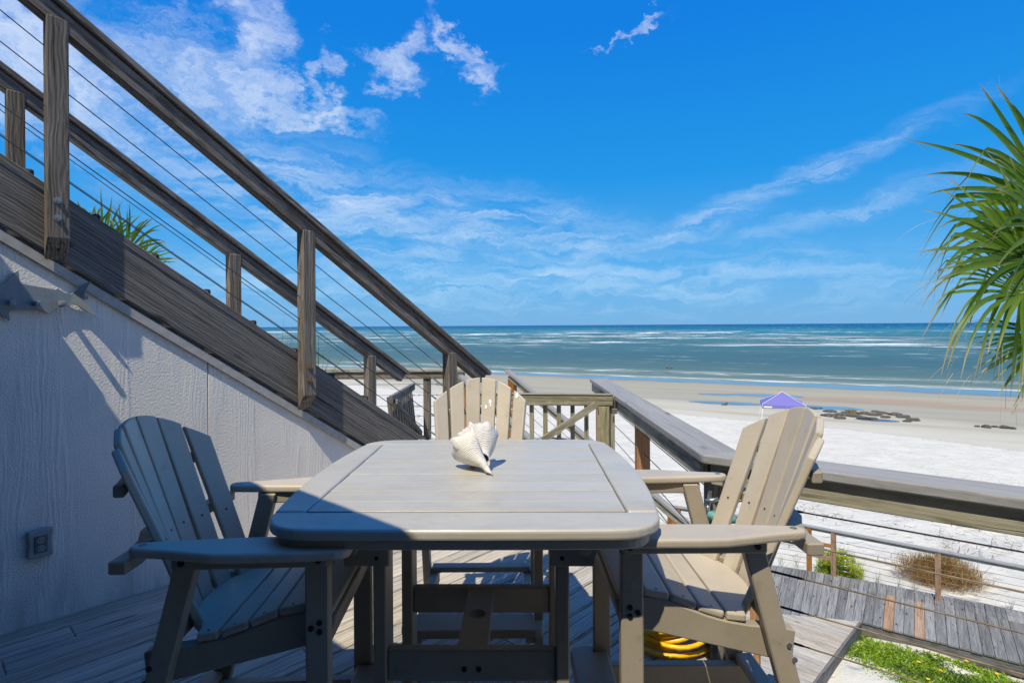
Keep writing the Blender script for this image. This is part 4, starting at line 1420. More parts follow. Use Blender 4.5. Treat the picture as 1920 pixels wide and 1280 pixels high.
# second gate, standing open by the foot of the stairs
g2 = thing('picket_gate', 'shaded dark picket gate leaning open beside the foot of the stairs', 'gate', (-1.25, 6.4, 0))
H0, H1 = Vector((-1.262, 5.93, 0)), Vector((-1.255, 7.22, 0))
hd = (H1 - H0).normalized(); hn = Vector((hd.y, -hd.x, 0))
lean = Vector((0.075, 0, -1)) * 0.7
board('top_rail', H0 + Z(0.685), H1 + Z(0.685), 0.04, 0.085, M_stringer, g2)
board('bottom_rail', H0 + Z(0.12) + Vector((0.06, 0, 0)), H1 + Z(0.12) + Vector((0.06, 0, 0)), 0.038, 0.085, M_stringer, g2)
for i in range(11):
    p = H0 + hd * (0.04 + i * 0.121) + Vector((-0.04, 0, 0))
    board('picket', p + Z(0.71), p + Vector((0.07, 0, 0.06)), 0.036, 0.034, M_stringer, g2, up=hd, bev=0.003)
board('brace', H0 + Z(0.66) + Vector((0.04, 0.04, 0)), H1 + Z(0.10) + Vector((0.10, -0.05, 0)), 0.034, 0.06, M_post, g2)

# railing along the far end of the deck
fr = thing('deck_railing', 'low timber railing with cables along the far end of the deck, behind the stairs', 'railing', (-1.1, 7.33, 0))
board('cap', (-2.5, 7.33, 0.882), (-0.62, 7.33, 0.882), 0.14, 0.036, M_fascia, fr)
board('fascia', (-2.5, 7.30, 0.818), (-0.62, 7.30, 0.818), 0.036, 0.088, M_post, fr)
for x in (-2.42, -1.10, -0.66):
    m = frame((x, 7.345, 0.0), (0, 0, 1), (0, 1, 0))
    obj('post', box(0.002, 0.864, -0.044, 0.044, -0.044, 0.044, 0.005), M_post, fr, WM[fr].inverted() @ m)
for z in (0.70, 0.56, 0.42, 0.29, 0.16):
    tube('cable', [(-2.42, 7.345, z), (-0.66, 7.345, z)], 0.0028, M_cable, fr)
    for x0 in (-1.24, -0.94):
        lp = [(x0 + 0.05 * math.cos(a), 7.345, z + 0.014 * math.sin(a)) for a in [2 * math.pi * i / 10 for i in range(10)]]
        tube('shackle', lp, 0.003, M_steel, fr, 5, closed=True)
board('end_post', (-0.62, 6.75, 0.0), (-0.62, 6.75, 0.90), 0.09, 0.09, M_post, fr, up=(0, 1, 0))
board('cap', (-0.62, 6.70, 0.918), (-0.62, 7.26, 0.918), 0.14, 0.036, M_fascia, fr)

# ------------------------------------------------------------------ stairs going on down to the beach
bs = thing('beach_stairs', 'grey wooden stairs with handrails leading down to the beach beyond the gate', 'staircase', (0.2, 6.4, -1.8))
bd = Vector((0.85, -0.527, 0)).normalized(); bo = Vector((0.527, 0.85, 0)).normalized()
S0 = Vector((-0.56, 6.55, 0))
SB = -0.69


def BP(L, o, z): return S0 + bd * L + bo * o + Vector((0, 0, z))


bup = Vector((-SB * bd.x, -SB * bd.y, 1)).normalized()
LM = 3.0
for o in (0.0, 1.0):
    board('handrail', BP(-0.05, o, 0.87), BP(LM, o, 0.87 + SB * LM), 0.085, 0.036, M_cap, bs, up=bup)
    board('under_rail', BP(0.0, o, 0.80), BP(LM, o, 0.80 + SB * LM), 0.036, 0.088, M_fascia, bs, up=bup)
    board('stringer', BP(0.4, o, -0.22 + SB * 0.4), BP(LM + 0.1, o, -0.22 + SB * (LM + 0.1)), 0.038, 0.28, M_stringer, bs, up=bup)
    for L in (0.02, 1.05, 2.1, 2.95):
        board('post', BP(L, o + 0.03, SB * L - 0.3), BP(L, o + 0.03, SB * L + 0.80), 0.088, 0.088, M_cedar, bs, up=bd)
    for k in range(4):
        z = 0.62 - 0.15 * k
        tube('cable', [BP(0.02, o + 0.03, z), BP(2.95, o + 0.03, z + SB * 2.93)], 0.0028, M_cable, bs)
for i in range(1, 12):
    L = 0.45 + i * 0.262
    if L > LM: break
    board('tread', BP(L, 0.02, SB * L), BP(L, 0.98, SB * L), 0.27, 0.036, M_deck, bs)
board('landing', BP(LM + 0.1, 0.0, SB * LM - 0.1), BP(LM + 0.1, 1.0, SB * LM - 0.1), 0.5, 0.04, M_deck, bs)
for o in (0.05, 0.95):
    q = BP(LM + 0.15, o, 0)
    board('support_post', Vector((q.x, q.y, -4.1)), Vector((q.x, q.y, SB * LM - 0.13)), 0.09, 0.09, M_post, bs, up=(0, 1, 0))

# ------------------------------------------------------------------ lower platform, boardwalk and its railing
BZ = -3.70
pf = thing('platform', 'lower weathered plank platform', None, (4, 8, BZ), kind='structure')
C1 = Vector((5.983, 9.858, 0)); C2 = Vector((4.263, 8.155, 0))
e1 = (C2 - C1).normalized()                   # towards the camera
e2 = Vector((e1.y, -e1.x, 0))                 # along the boards, to the left
e2 = e2 if e2.x < 0 else -e2
pm = frame((C1.x, C1.y, BZ), -e2)
Nfar = [Vector((1.6, 11.1, 0)), Vector((4.772, 10.13, 0)), C1]
for k in range(36):
    d0 = 0.0 - 0.6 + k * 0.147; d1 = d0 + 0.141
    poly = [(C1 + e1 * d0), (C1 + e1 * d1), (C1 + e1 * d1 + e2 * 3.6), (C1 + e1 * d0 + e2 * 3.6)]
    poly = [(p.x, p.y) for p in poly]
    # the boardwalk's near edge cuts the far boards
    n_ = Vector((C1.y - Nfar[1].y, -(C1.x - Nfar[1].x), 0)); n_ = n_ if n_.y < 0 else -n_
    poly = clip(poly, C1.x + n_.x * 0.01, C1.y + n_.y * 0.01, n_.x, n_.y)
    if len(poly) < 3: continue
    c = C1 + e1 * ((d0 + d1) / 2) + e2 * 1.8
    m = frame((c.x, c.y, BZ), e2); mi = m.inverted()
    lp = [mi @ Vector((x, y, BZ)) for x, y in poly]
    obj('plank', ext([(p.x, p.y) for p in lp], (0, 0, -0.036 - rnd.uniform(0, 0.003)), (1, 0, 0), (0, 1, 0), (0, 0, 0.036), 0.005), M_deck, pf, WM[pf].inverted() @ m)
q0_ = C1 - e2 * 0.02
board('rim_joist', q0_ + Z(BZ - 0.13), q0_ + e1 * 5.0 + Z(BZ - 0.13), 0.04, 0.24, M_stringer, pf)

bw = thing('boardwalk', 'grey plank boardwalk crossing the sand', None, (7, 10, BZ), kind='structure')
near = [Vector((1.2, 11.3, 0)), Vector((4.772, 10.13, 0)), C1, Vector((7.701, 8.594, 0)), Vector((11.2, 6.03, 0)), Vector((16.0, 2.5, 0))]
farp = [Vector((2.3, 13.45, 0)), Vector((5.87, 12.03, 0)), Vector((7.08, 11.40, 0)), Vector((8.90, 10.262, 0)), Vector((12.38, 7.80, 0)), Vector((17.1, 4.35, 0))]


def along(poly, u):
    i = min(int(u), len(poly) - 2)
    return poly[i].lerp(poly[i + 1], u - i)


us = [0.0]
while us[-1] < len(near) - 1 - 0.02:
    u = us[-1]
    i = min(int(u), len(near) - 2)
    L = ((near[i + 1] - near[i]).length + (farp[i + 1] - farp[i]).length) / 2
    us.append(u + 0.147 / L)
new_near = {}
for j, (ua, ub) in enumerate(zip(us, us[1:])):
    g = (ub - ua) * 0.018
    for row, (k0_, k1_) in enumerate(((0.0, 0.736), (0.7385, 1.0))):
        if row == 1:
            sft = 0.0
        else:
            sft = 0
        A0, A1 = along(near, ua + g + sft), along(near, ub - g + sft)
        B0, B1 = along(farp, ua + g + sft), along(farp, ub - g + sft)
        jit = rnd.uniform(-0.004, 0.004)
        pts = [A0.lerp(B0, k0_ + (jit if row == 0 else 0)), A1.lerp(B1, k0_ + (jit if row == 0 else 0)), A1.lerp(B1, k1_), A0.lerp(B0, k1_)]
        c = sum(pts, Vector((0, 0, 0))) / 4
        m = frame((c.x, c.y, BZ), pts[3] - pts[0]); mi = m.inverted()
        lp = [mi @ Vector((p.x, p.y, BZ)) for p in pts]
        mt = M_walk
        o_ = obj('plank', ext([(p.x, p.y) for p in lp], (0, 0, -0.036 - rnd.uniform(0, 0.004)), (1, 0, 0), (0, 1, 0), (0, 0, 0.036), 0.004), mt, bw, WM[bw].inverted() @ m)
        if row == 0:
            new_near[j] = (o_, c)
for px, py in ((1662, 1150), (1721, 1165)):
    q = at(px, py, BZ)
    o_ = min(new_near.values(), key=lambda t: (t[1] - q).length)[0]
    o_.data.materials.clear(); o_.data.materials.append(M_walknew)
for a, b2 in zip(near[2:], near[3:]):
    dv = (b2 - a).normalized(); nn = Vector((dv.y, -dv.x, 0)); nn = nn if nn.y < 0 else -nn
    board('side_joist', a - nn * 0.04 + Z(BZ - 0.14), b2 - nn * 0.04 + Z(BZ - 0.14), 0.04, 0.19, M_stringer, bw)
for a, b2 in zip(farp, farp[1:]):
    dv = (b2 - a).normalized(); nn = Vector((dv.y, -dv.x, 0)); nn = nn if nn.y > 0 else -nn
    board('side_joist', a - nn * 0.04 + Z(BZ - 0.14), b2 - nn * 0.04 + Z(BZ - 0.14), 0.04, 0.19, M_stringer, bw)

br = thing('boardwalk_railing', 'cedar posted cable railing with grey cap along the far side of the boardwalk', 'railing', (7, 11.4, BZ))
RZ = BZ + 0.93
ra = [at(1250, 946, RZ), at(1505, 982, RZ), at(1920, 1061, RZ)]
rdir = (ra[2] - ra[1]).normalized()
pa = ra[1] - (ra[1] - ra[0]).normalized() * 1.0
pe = ra[2] + rdir * 6
for a, b2 in ((ra[0], ra[1]), (ra[1], pe)):
    board('cap', a - Z(0.015), b2 - Z(0.015), 0.11, 0.030, M_cap, br)
    board('fascia', a - Z(0.0585), b2 - Z(0.0585), 0.036, 0.056, M_fascia, br)


def rail_at(px):
    """point of the railing line seen at column px"""
    best = None
    for a, b2 in ((ra[0], ra[1]), (ra[1], pe)):
        for i in range(400):
            p = a.lerp(b2, i / 399)
            c_ = 960 + F * p.x / p.y
            if best is None or abs(c_ - px) < best[0]: best = (abs(c_ - px), p)
    return best[1]


for px in (1270, 1515, 1561, 1757):
    p = rail_at(px)
    m = frame((p.x, p.y, BZ - 0.25), (0, 0, 1), rdir)
    obj('post', box(0, 0.25 + 0.93 - 0.037, -0.044, 0.044, -0.044, 0.044, 0.004), M_cedar, br, WM[br].inverted() @ m)
for k in (1.9, 3.8):
    p = ra[2] + rdir * k
    m = frame((p.x, p.y, BZ - 0.25), (0, 0, 1), rdir)
    obj('post', box(0, 0.25 + 0.93 - 0.037, -0.044, 0.044, -0.044, 0.044, 0.004), M_cedar, br, WM[br].inverted() @ m)
pA, pB = rail_at(1515), rail_at(1561)
for z in (RZ - 0.34, RZ - 0.60):
    board('rung', Vector((pA.x, pA.y, z)), Vector((pB.x, pB.y, z)), 0.036, 0.075, M_cedar, br)
for z in (0.13, 0.24, 0.35, 0.46, 0.57, 0.70):
    p0, p1 = rail_at(1561), pe
    tube('cable', [Vector((p0.x, p0.y, RZ - 0.93 + z)), Vector((p1.x, p1.y, RZ - 0.93 + z))], 0.0045, M_cabletan, br)
    p0, p1 = ra[0], rail_at(1515)
    tube('cable', [Vector((p0.x, p0.y, RZ - 0.93 + z)), Vector((p1.x, p1.y, RZ - 0.93 + z))], 0.0045, M_cabletan, br)
    e = rail_at(1561) + rdir * 0.12
    tube('turnbuckle', [Vector((e.x, e.y, RZ - 0.93 + z)), Vector((e.x, e.y, RZ - 0.93 + z)) + rdir * 0.15], 0.009, M_steel, br)


# ------------------------------------------------------------------ plants
def blades(n, rs, place, length, width, spread, lift, droop=0.4, segs=3, tipattr=False):
    """n thin leaves; place(i) gives the foot. Returns vertices, faces and a 0..1 position along each leaf"""
    V, Fc, T = [], [], []
    for i in range(n):
        p = np.array(place(i), float)
        a = rs.uniform(0, 2 * math.pi)
        L = length * rs.uniform(0.6, 1.2)
        el_ = lift + rs.uniform(-spread, spread)
        d = np.array([math.cos(a) * math.cos(el_), math.sin(a) * math.cos(el_), math.sin(el_)])
        sd_ = np.array([-math.sin(a), math.cos(a), 0.0])
        tw = rs.uniform(-0.8, 0.8)
        sd_ = sd_ * math.cos(tw) + np.cross(d, sd_) * math.sin(tw)
        w = width * rs.uniform(0.7, 1.3)
        base = len(V)
        for k in range(segs + 1):
            u = k / segs
            c = p + d * L * u + np.array([0, 0, -droop * L * u * u * math.cos(el_)])
            ww = w * (1 - u ** 1.5) * (0.55 + 0.9 * u * (1 - u) * 2) if k < segs else w * 0.04
            V.append(c - sd_ * ww); V.append(c + sd_ * ww); T += [u, u]
        for k in range(segs):
            b0 = base + 2 * k
            Fc.append((b0, b0 + 1, b0 + 3, b0 + 2))
    return np.array(V), np.array(Fc), np.array(T)


def leaf_mesh(name, V, Fc, T=None):
    me = npmesh(name, V, Fc)
    if T is not None:
        at_ = me.attributes.new('tip', 'FLOAT', 'POINT')
        at_.data.foreach_set('value', np.asarray(T, np.float32))
    return me


rs = np.random.RandomState(11)
# creeping plants between platform and boardwalk
A_, B_ = at(1600, 1180, -3.95), at(1920, 1262, -3.95)
feet = []
while len(feet) < 26000:
    u_ = rs.uniform(0, 1); px = 1585 + 520 * u_; py = rs.uniform(1178, 1420)
    p = at(px, py, -3.95)
    if p.y > 0.5 and (p - C1).dot(-e2) < 0.05: continue
    dv = (near[3] - near[2]).normalized(); nn = Vector((dv.y, -dv.x, 0)); nn = nn if nn.y < 0 else -nn
    dist_ = (Vector((p.x, p.y, 0)) - near[2]).dot(nn)
    if dist_ < 0.08: continue
    nz = mnoise.noise(Vector((p.x * 0.9, p.y * 0.9, 3.1))) + 0.5 * mnoise.noise(Vector((p.x * 2.7, p.y * 2.7, 1.0)))
    band = math.exp(-((dist_ - 0.70) / 0.75) ** 2)
    if rs.uniform(0, 1) > min(1.0, max(0.02, band * 1.05 + nz * 2.2 - 0.26)): continue
    feet.append((p.x, p.y, float(ground_z(p.x, p.y)) + rs.uniform(0.0, 0.06) * (0.3 + band) * max(0.3, 1 + 1.2 * nz)))
V, Fc, T = blades(len(feet), rs, lambda i: feet[i], 0.095, 0.013, 0.5, 0.55, 0.5, 2)
gc = obj('ground_cover', leaf_mesh('ground_cover', V, Fc, T), M_ground)
tag(gc, 'bright green creeping plants on the sand beside the boardwalk', 'plants', kind='stuff')
fl = bmesh.new()
rf = random.Random(9)
for (px, py) in ((1723, 1240), (1764, 1256), (1870, 1262), (1660, 1188), (1690, 1192), (1740, 1272), (1812, 1238)):
    p = at(px, py, -3.84)
    for k in range(6):
        a = k * math.pi / 3 + rf.random()
        c = p + Vector((math.cos(a), math.sin(a), 0)) * 0.018
        vs = [fl.verts.new(c + Vector((math.cos(a + b_), math.sin(a + b_), 0.3 * math.cos(b_))) * 0.016) for b_ in (0, 1.57, 3.14, 4.71)]
        fl.faces.new(vs)
tag(obj('flowers', fl, M_flower), 'tiny yellow flowers in the creeping plants', 'flowers', kind='stuff')


def bush(name, label, px, py, rx, rz, n, m1, length, width, seed, flat=1.0):
    r = np.random.RandomState(seed)
    g = ground_hit(px, py)
    t_ = thing(name, label, 'bush', g)
    foot = []
    for i in range(n):
        a = r.uniform(0, 6.283); q = r.uniform(0, 1) ** 0.6
        el_ = r.uniform(0.05, 1.45)
        rad = rx * q * (0.70 + 0.55 * (0.5 + 0.5 * mnoise.noise(Vector((math.cos(a) * 1.7, math.sin(a) * 1.7, seed * 3.0 + el_ * 1.5)))) * 1.4)
        foot.append((rad * math.cos(a) * math.cos(el_) , rad * math.sin(a) * math.cos(el_) * 0.8, max(0.01, rz * q * math.sin(el_)) * (1 + 0.25 * math.sin(3 * a))))
    V, Fc, T = blades(n, r, lambda i: foot[i], length, width, 0.6, 0.75, 0.15, 2)
    V2, F2, T2 = blades(n // 14, r, lambda i: foot[i * 7], length * 2.0, width * 0.7, 0.5, 0.9, 0.1, 3)
    Fc = np.concatenate([Fc, F2 + len(V)]); V = np.concatenate([V, V2]); T = np.concatenate([T, T2])
    obj('foliage', leaf_mesh('foliage', V, Fc, T), m1, t_)
    st_ = bmesh.new()
    for i in range(40):
        a = r.uniform(0, 6.283); el_ = r.uniform(0.25, 1.4); L = r.uniform(0.6, 1.0)
        tube_bm([(0, 0, -0.03), (rx * .45 * L * math.cos(a) * math.cos(el_), rx * .45 * L * math.sin(a) * math.cos(el_) * .8, rz * .4 * L), (rx * L * math.cos(a) * math.cos(el_), rx * L * math.sin(a) * math.cos(el_) * .8, max(.05, rz * L * math.sin(el_)))], 0.005, 4, st_)
    obj('stems', st_, M_bark, t_)
    return t_


bush('green_bush', 'yellow green bush on the sand behind the boardwalk railing', 1572, 1086, 0.50, 0.50, 6000, M_bushg, 0.16, 0.008, 1)
bush('dry_bush', 'brown dry bush on the white sand behind the boardwalk', 1763, 1086, 0.80, 0.36, 8000, M_bushb, 0.24, 0.0055, 2)
SPRIGS = ('thin grass sprig close behind the right chair arm, left of the cedar rungs', 'thin grass sprig just left of the paired cedar posts', 'thin grass sprig right of the green bush at the boardwalk edge',
          'thin grass sprig at the boardwalk edge midway between the two bushes', 'thin grass sprig left of the single cedar post at the boardwalk edge', 'thin grass sprig rightmost of all, at the boardwalk edge near the frame',
          'thin grass sprig at the right edge of the brown dry bush', 'thin grass sprig in open sand right of the brown dry bush')
for j, (px, py) in enumerate(((1466, 1058), (1494, 1060), (1645, 1092), (1686, 1102), (1715, 1106), (1890, 1142), (1810, 1062), (1858, 1098))):
    g = ground_hit(px, py)
    V, Fc, T = blades(16, rs, lambda i: (rs.uniform(-.06, .06), rs.uniform(-.06, .06), -0.02), 0.34, 0.004, 0.3, 1.2, 0.3, 3)
    o_ = obj('grass_sprig', leaf_mesh('grass_sprig', V, Fc, T), M_sprig, None, Matrix.Translation(g))
    tag(o_, SPRIGS[j], 'grass sprig', 'thin grass sprigs in the sand')
# dry reed litter on the near beach
V, Fc = [], []
for i in range(3200):
    px, py = rs.uniform(1180, 1990), rs.uniform(895, 1060)
    if mnoise.noise(Vector((px * 0.012, py * 0.03, 0))) + rs.uniform(-0.25, 0.25) < 0.12: continue
    g = ground_hit(px, py) if i % 1 == 0 else g
    a = rs.uniform(0, 3.14); L = rs.uniform(0.05, 0.16); w = 0.006
    dx_, dy_ = math.cos(a), math.sin(a)
    b0 = len(V)
    z0 = g.z + 0.045
    V += [(g.x - dx_ * L - dy_ * w, g.y - dy_ * L + dx_ * w, z0), (g.x - dx_ * L + dy_ * w, g.y - dy_ * L - dx_ * w, z0), (g.x + dx_ * L + dy_ * w, g.y + dy_ * L - dx_ * w, z0 + 0.02), (g.x + dx_ * L - dy_ * w, g.y + dy_ * L + dx_ * w, z0 + 0.02)]
    Fc.append((b0, b0 + 1, b0 + 2, b0 + 3))
tag(obj('beach_litter', npmesh('beach_litter', V, Fc), plain('dry_reed', (0.20, 0.17, 0.12), 0.9, 0, 0.4)), 'scattered dry reed litter on the white sand', 'debris', kind='stuff')


def frond(parent, hub, direction, up, radius, seed, span=115, nseg=54, droop=0.5, petiole=1.0, crown=None):
    """one fan leaf: blades radiating from the hub, split towards their drooping tips"""
    r = np.random.RandomState(seed)
    d0 = Vector(direction).normalized()
    u0 = Vector(up); u0 = (u0 - d0 * u0.dot(d0)).normalized()
    s0 = d0.cross(u0)
    V, Fc, T = [], [], []
    hub = Vector(hub)
    for i in range(nseg):
        a = R(-span + 2 * span * i / (nseg - 1)) + r.uniform(-0.045, 0.045)
        dirv_ = d0 * math.cos(a) + s0 * math.sin(a)
        # costapalmate: the middle of the fan folds back along the midrib
        start = hub + d0 * 0.12 * radius * (1 - abs(a) / R(span))
        dirv_ = (dirv_ + u0 * (0.18 * abs(math.sin(a)) + r.uniform(-0.05, 0.05))).normalized()
        L = radius * (0.80 + 0.25 * math.cos(a * 0.8)) * r.uniform(0.88, 1.08)
        dr = droop * r.uniform(0.3, 1.7)
        side = dirv_.cross(u0).normalized()
        w = 0.0185 * radius * r.uniform(0.75, 1.15)
        base = len(V)
        K = 9
        fold = r.uniform(0.2, 0.5)
        broken = r.uniform(0, 1) < 0.22
        sway = r.uniform(-0.10, 0.10)
        for k in range(K + 1):
            q = k / K
            bend = dr * max(0.0, q - 0.3) ** 2 * 1.5 + (0.9 * max(0.0, q - 0.66) if broken else 0)
            c = start + dirv_ * L * (q - 0.25 * bend * q) + Vector((0, 0, -L * bend)) + side * L * sway * q * q
            ww = w * (0.25 + 1.3 * q * 2 if q < 0.36 else 1.19 * max(0.0, 1 - (q - 0.36) / 0.64) ** 0.75) + 0.0012
            V += [c - side * ww + u0 * fold * ww, c, c + side * ww + u0 * fold * ww]
            T += [q, q, q]
        for k in range(K):
            b0 = base + 3 * k
            Fc += [(b0, b0 + 1, b0 + 4, b0 + 3), (b0 + 1, b0 + 2, b0 + 5, b0 + 4)]
        # loose thread at the tip
        if i % 2 == 0:
            tipp = c
            b0 = len(V)
            th_d = (dirv_ + Vector((r.uniform(-.4, .4), r.uniform(-.4, .4), r.uniform(-.9, .5)))).normalized()
            for k in range(5):
                q = k / 4
                p_ = tipp - dirv_ * L * 0.12 + th_d * radius * 0.26 * q + Vector((0, 0, -0.10 * radius * q * q))
                V += [p_ - side * 0.0012, p_ + side * 0.0012]; T += [1.0, 1.0]
            for k in range(4):
                Fc.append((b0 + 2 * k, b0 + 2 * k + 1, b0 + 2 * k + 3, b0 + 2 * k + 2))
    inv = WM[parent].inverted()
    V = [inv @ Vector(v) for v in V]
    o = obj('frond', leaf_mesh('frond', [tuple(v) for v in V], Fc, T), M_palm, parent)
    if crown is not None:
        mid = (Vector(crown) + hub) / 2 + Vector((0, 0, 0.08 * petiole))
        tb_ = tube_bm([inv @ Vector(crown), inv @ mid, inv @ (hub + d0 * radius * 0.15)], 0.014, 5)
        obj('petiole', tb_, M_palm_stem, o, WM[o].inverted() @ WM[parent], True)
    return o


M_palm_stem = plain('palm_stem', (0.14, 0.19, 0.04), 0.5)


def trunk(parent, a, b, r0, r1):
    a, b = Vector(a), Vector(b)
    pts, rad = [], []
    for k in range(41):
        q = k / 40
        pts.append(a.lerp(b, q)); rad.append((r0 + (r1 - r0) * q) * (1.07 if k % 2 else 0.96))
    inv = WM[parent].inverted()
    obj('trunk', tube_bm([inv @ p for p in pts], 0.1, 12, None, False, rad), M_bark, parent, smooth=True)


PD = 4.1
crown = atd(2075, 560, PD + 0.1)
gz = float(ground_z(crown.x, crown.y))
palm = thing('palm_tree', 'cabbage palm with shaggy green fan leaves rising beside the deck', 'palm tree', (crown.x, crown.y, gz))
trunk(palm, (crown.x + 0.1, crown.y, gz - 0.1), crown, 0.17, 0.14)
#          hub px,py,depth  direction                       up                  radius droop
fr_list = [((1945, 497, PD), (-0.88, -0.12, 0.40), (-0.22, -0.88, 0.40), 0.98, 0.40),
           ((1980, 395, PD + 0.25), (-0.38, -0.05, 0.92), (-0.45, -0.85, 0.2), 1.08, 0.20),
           ((1935, 548, PD - 0.15), (-0.93, -0.28, -0.10), (-0.05, -0.75, 0.68), 0.80, 0.50),
           ((1955, 625, PD - 0.2), (-0.30, -0.25, -0.92), (-0.50, -0.70, 0.4), 0.46, 0.10),
           ((1985, 455, PD + 0.1), (-0.72, -0.30, 0.62), (-0.30, -0.80, 0.5), 1.02, 0.30),
           ((2080, 470, PD + 0.3), (0.10, 0.2, 0.95), (-0.3, -0.9, 0.0), 0.95, 0.3),
           ((2210, 560, PD), (0.9, -0.1, 0.3), (0.2, -0.7, 0.7), 0.95, 0.5),
           ((2130, 520, PD + 0.55), (0.2, 0.9, 0.4), (0.0, -0.5, 0.9), 0.95, 0.5),
           ((2130, 560, PD - 0.5), (0.3, -0.9, 0.25), (0.0, 0.3, 0.9), 0.75, 0.6),
           ((2180, 640, PD + 0.2), (0.7, 0.3, -0.5), (0.5, -0.2, 0.8), 0.85, 0.4)]
for j, ((px, py, d_), dr_, up_, rad, drp) in enumerate(fr_list):
    frond(palm, atd(px, py, d_), dr_, up_, rad, 50 + j, 110, 52 if j == 0 else (36 if j < 4 else 30), drp, 1.0, crown)

# palm top showing over the stairs on the left
crown2 = atd(205, 500, 7.2)
gz = float(ground_z(crown2.x, crown2.y))
p2 = thing('palm_tree', 'palm with upright narrow leaves, its top showing over the stair stringer', 'palm tree', (crown2.x, crown2.y, gz))
trunk(p2, (crown2.x, crown2.y, gz - 0.1), crown2, 0.16, 0.13)
for j, (px, py, dr_) in enumerate(((165, 470, (-0.25, -0.2, 0.9)), (195, 470, (0.05, -0.2, 0.95)), (235, 480, (0.45, -0.2, 0.75)), (120, 490, (-0.6, 0, 0.6)), (255, 500, (0.8, -0.1, 0.3)))):
    frond(p2, atd(px, py, 7.2 + 0.1 * j), dr_, (dr_[2] * 0.3, -0.9, 0.1), 0.72 if j < 3 else 0.6, 80 + j, 60, 20, 0.25, 1.0, crown2)
# sea oats below
g3 = thing('dune_grass', 'thin dune grass showing behind the stringer next to the second stair post', 'grass', at(548, 700, -0.4) if False else atd(548, 760, 7.0))
tp = WM[g3].translation
V, Fc, T = blades(70, rs, lambda i: (rs.uniform(-.35, .35), rs.uniform(-.2, .2), 0), 1.05, 0.006, 0.25, 1.2, 0.25, 5)
obj('leaves', leaf_mesh('leaves', V, Fc, T), M_tuft, g3)
obj('mound', tube_bm([(0, 0, -(tp.z - float(ground_z(tp.x, tp.y))) - 0.2), (0, 0, -0.6), (0, 0, 0.02)], 0.3, 10, radii=[0.9, 0.55, 0.1]), M_bark, g3, smooth=True)

# ------------------------------------------------------------------ beach: canopy tent and rocks
base = ground_hit(1467, 810)
ct = thing('canopy_tent', 'violet pop up canopy tent on white legs standing on the beach', 'canopy tent', base, R(-21))
hw = 1.2
zv, ze, zp = 1.62, 1.86, 2.52
bm = bmesh.new()
cor = [(-hw, -hw), (hw, -hw), (hw, hw), (-hw, hw)]
K = 8
apex = bm.verts.new((0, 0, zp))
for i in range(4):
    a, b2 = cor[i], cor[(i + 1) % 4]
    prev = None
    for k in range(K + 1):
        f_ = k / K
        row = []
        for j in range(K + 1):
            g_ = j / K
            ex = a[0] + (b2[0] - a[0]) * g_; ey = a[1] + (b2[1] - a[1]) * g_
            z = ze + (zp - ze) * (1 - f_) - 0.12 * math.sin(math.pi * f_) * (1 - 0.3 * math.sin(math.pi * g_)) + 0.10 * math.sin(math.pi * f_)
            row.append(bm.verts.new((ex * f_, ey * f_, z - 0.03 * math.sin(math.pi * g_) * f_)))
        if prev:
            for j in range(K):
                bm.faces.new((prev[j], prev[j + 1], row[j + 1], row[j]))
        prev = row
    low_ = [bm.verts.new((a[0] * 1.01 + (b2[0] - a[0]) * j / K * 1.01, a[1] * 1.01 + (b2[1] - a[1]) * j / K * 1.01, zv + 0.02 * math.sin(math.pi * j / K))) for j in range(K + 1)]
    for j in range(K):
        bm.faces.new((prev[j], prev[j + 1], low_[j + 1], low_[j]))
bmesh.ops.remove_doubles(bm, verts=bm.verts, dist=0.002)
o_ = obj('canopy', bm, M_purple, ct, smooth=False)
for i in range(4):
    a = cor[i]
    tube('seam', [WM[ct] @ Vector((a[0] * f_ * 1.005, a[1] * f_ * 1.005, ze + (zp - ze) * (1 - f_) - 0.02 * math.sin(math.pi * f_) + 0.025)) for f_ in (0, .25, .5, .75, 1)] + [WM[ct] @ Vector((a[0] * 1.02, a[1] * 1.02, zv))], 0.015, M_white, ct, 5)
    tube('leg', [WM[ct] @ Vector((a[0] * 0.97, a[1] * 0.97, ze - 0.02)), WM[ct] @ Vector((a[0] * 1.12, a[1] * 1.12, -0.1))], 0.015, M_white, ct, 6)
lb_ = box(-1.12, -0.66, -hw * 1.018 - 0.004, -hw * 1.018, zv + 0.05, zv + 0.135)
obj('brand_panel', lb_, M_label, ct)


def rock_mat(name, a, b2, moss):
    m, t, bb = mat(name)
    tc = t.node('ShaderNodeTexCoord')
    n = t.noise(tc.outputs['Object'], 4, 6, 0.7)
    s = t.noise(t.mapping(tc.outputs['Object'], scale=(1, 1, 9)), 3, 4, 0.6)
    c = t.ramp(t.math('ADD', t.math('MULTIPLY', n, .6), t.math('MULTIPLY', s, .4)), [(0.35, a), (0.65, b2)])
    c = t.mix(t.mr(t.noise(tc.outputs['Object'], 2.1, 4, 0.6), 0.55, 0.7, 0, 0.7, True), c, moss)
    t.put(bb.inputs['Base Color'], c); t.put(bb.inputs['Roughness'], 0.9)
    t.put(bb.inputs['Normal'], t.bump(s, 0.8, 0.08))
    return m


M_rock = rock_mat('dark_rock', (0.03, 0.028, 0.025), (0.21, 0.195, 0.165), (0.10, 0.095, 0.04))
M_rocko = rock_mat('ochre_rock', (0.10, 0.06, 0.02), (0.30, 0.19, 0.06), (0.20, 0.13, 0.03))


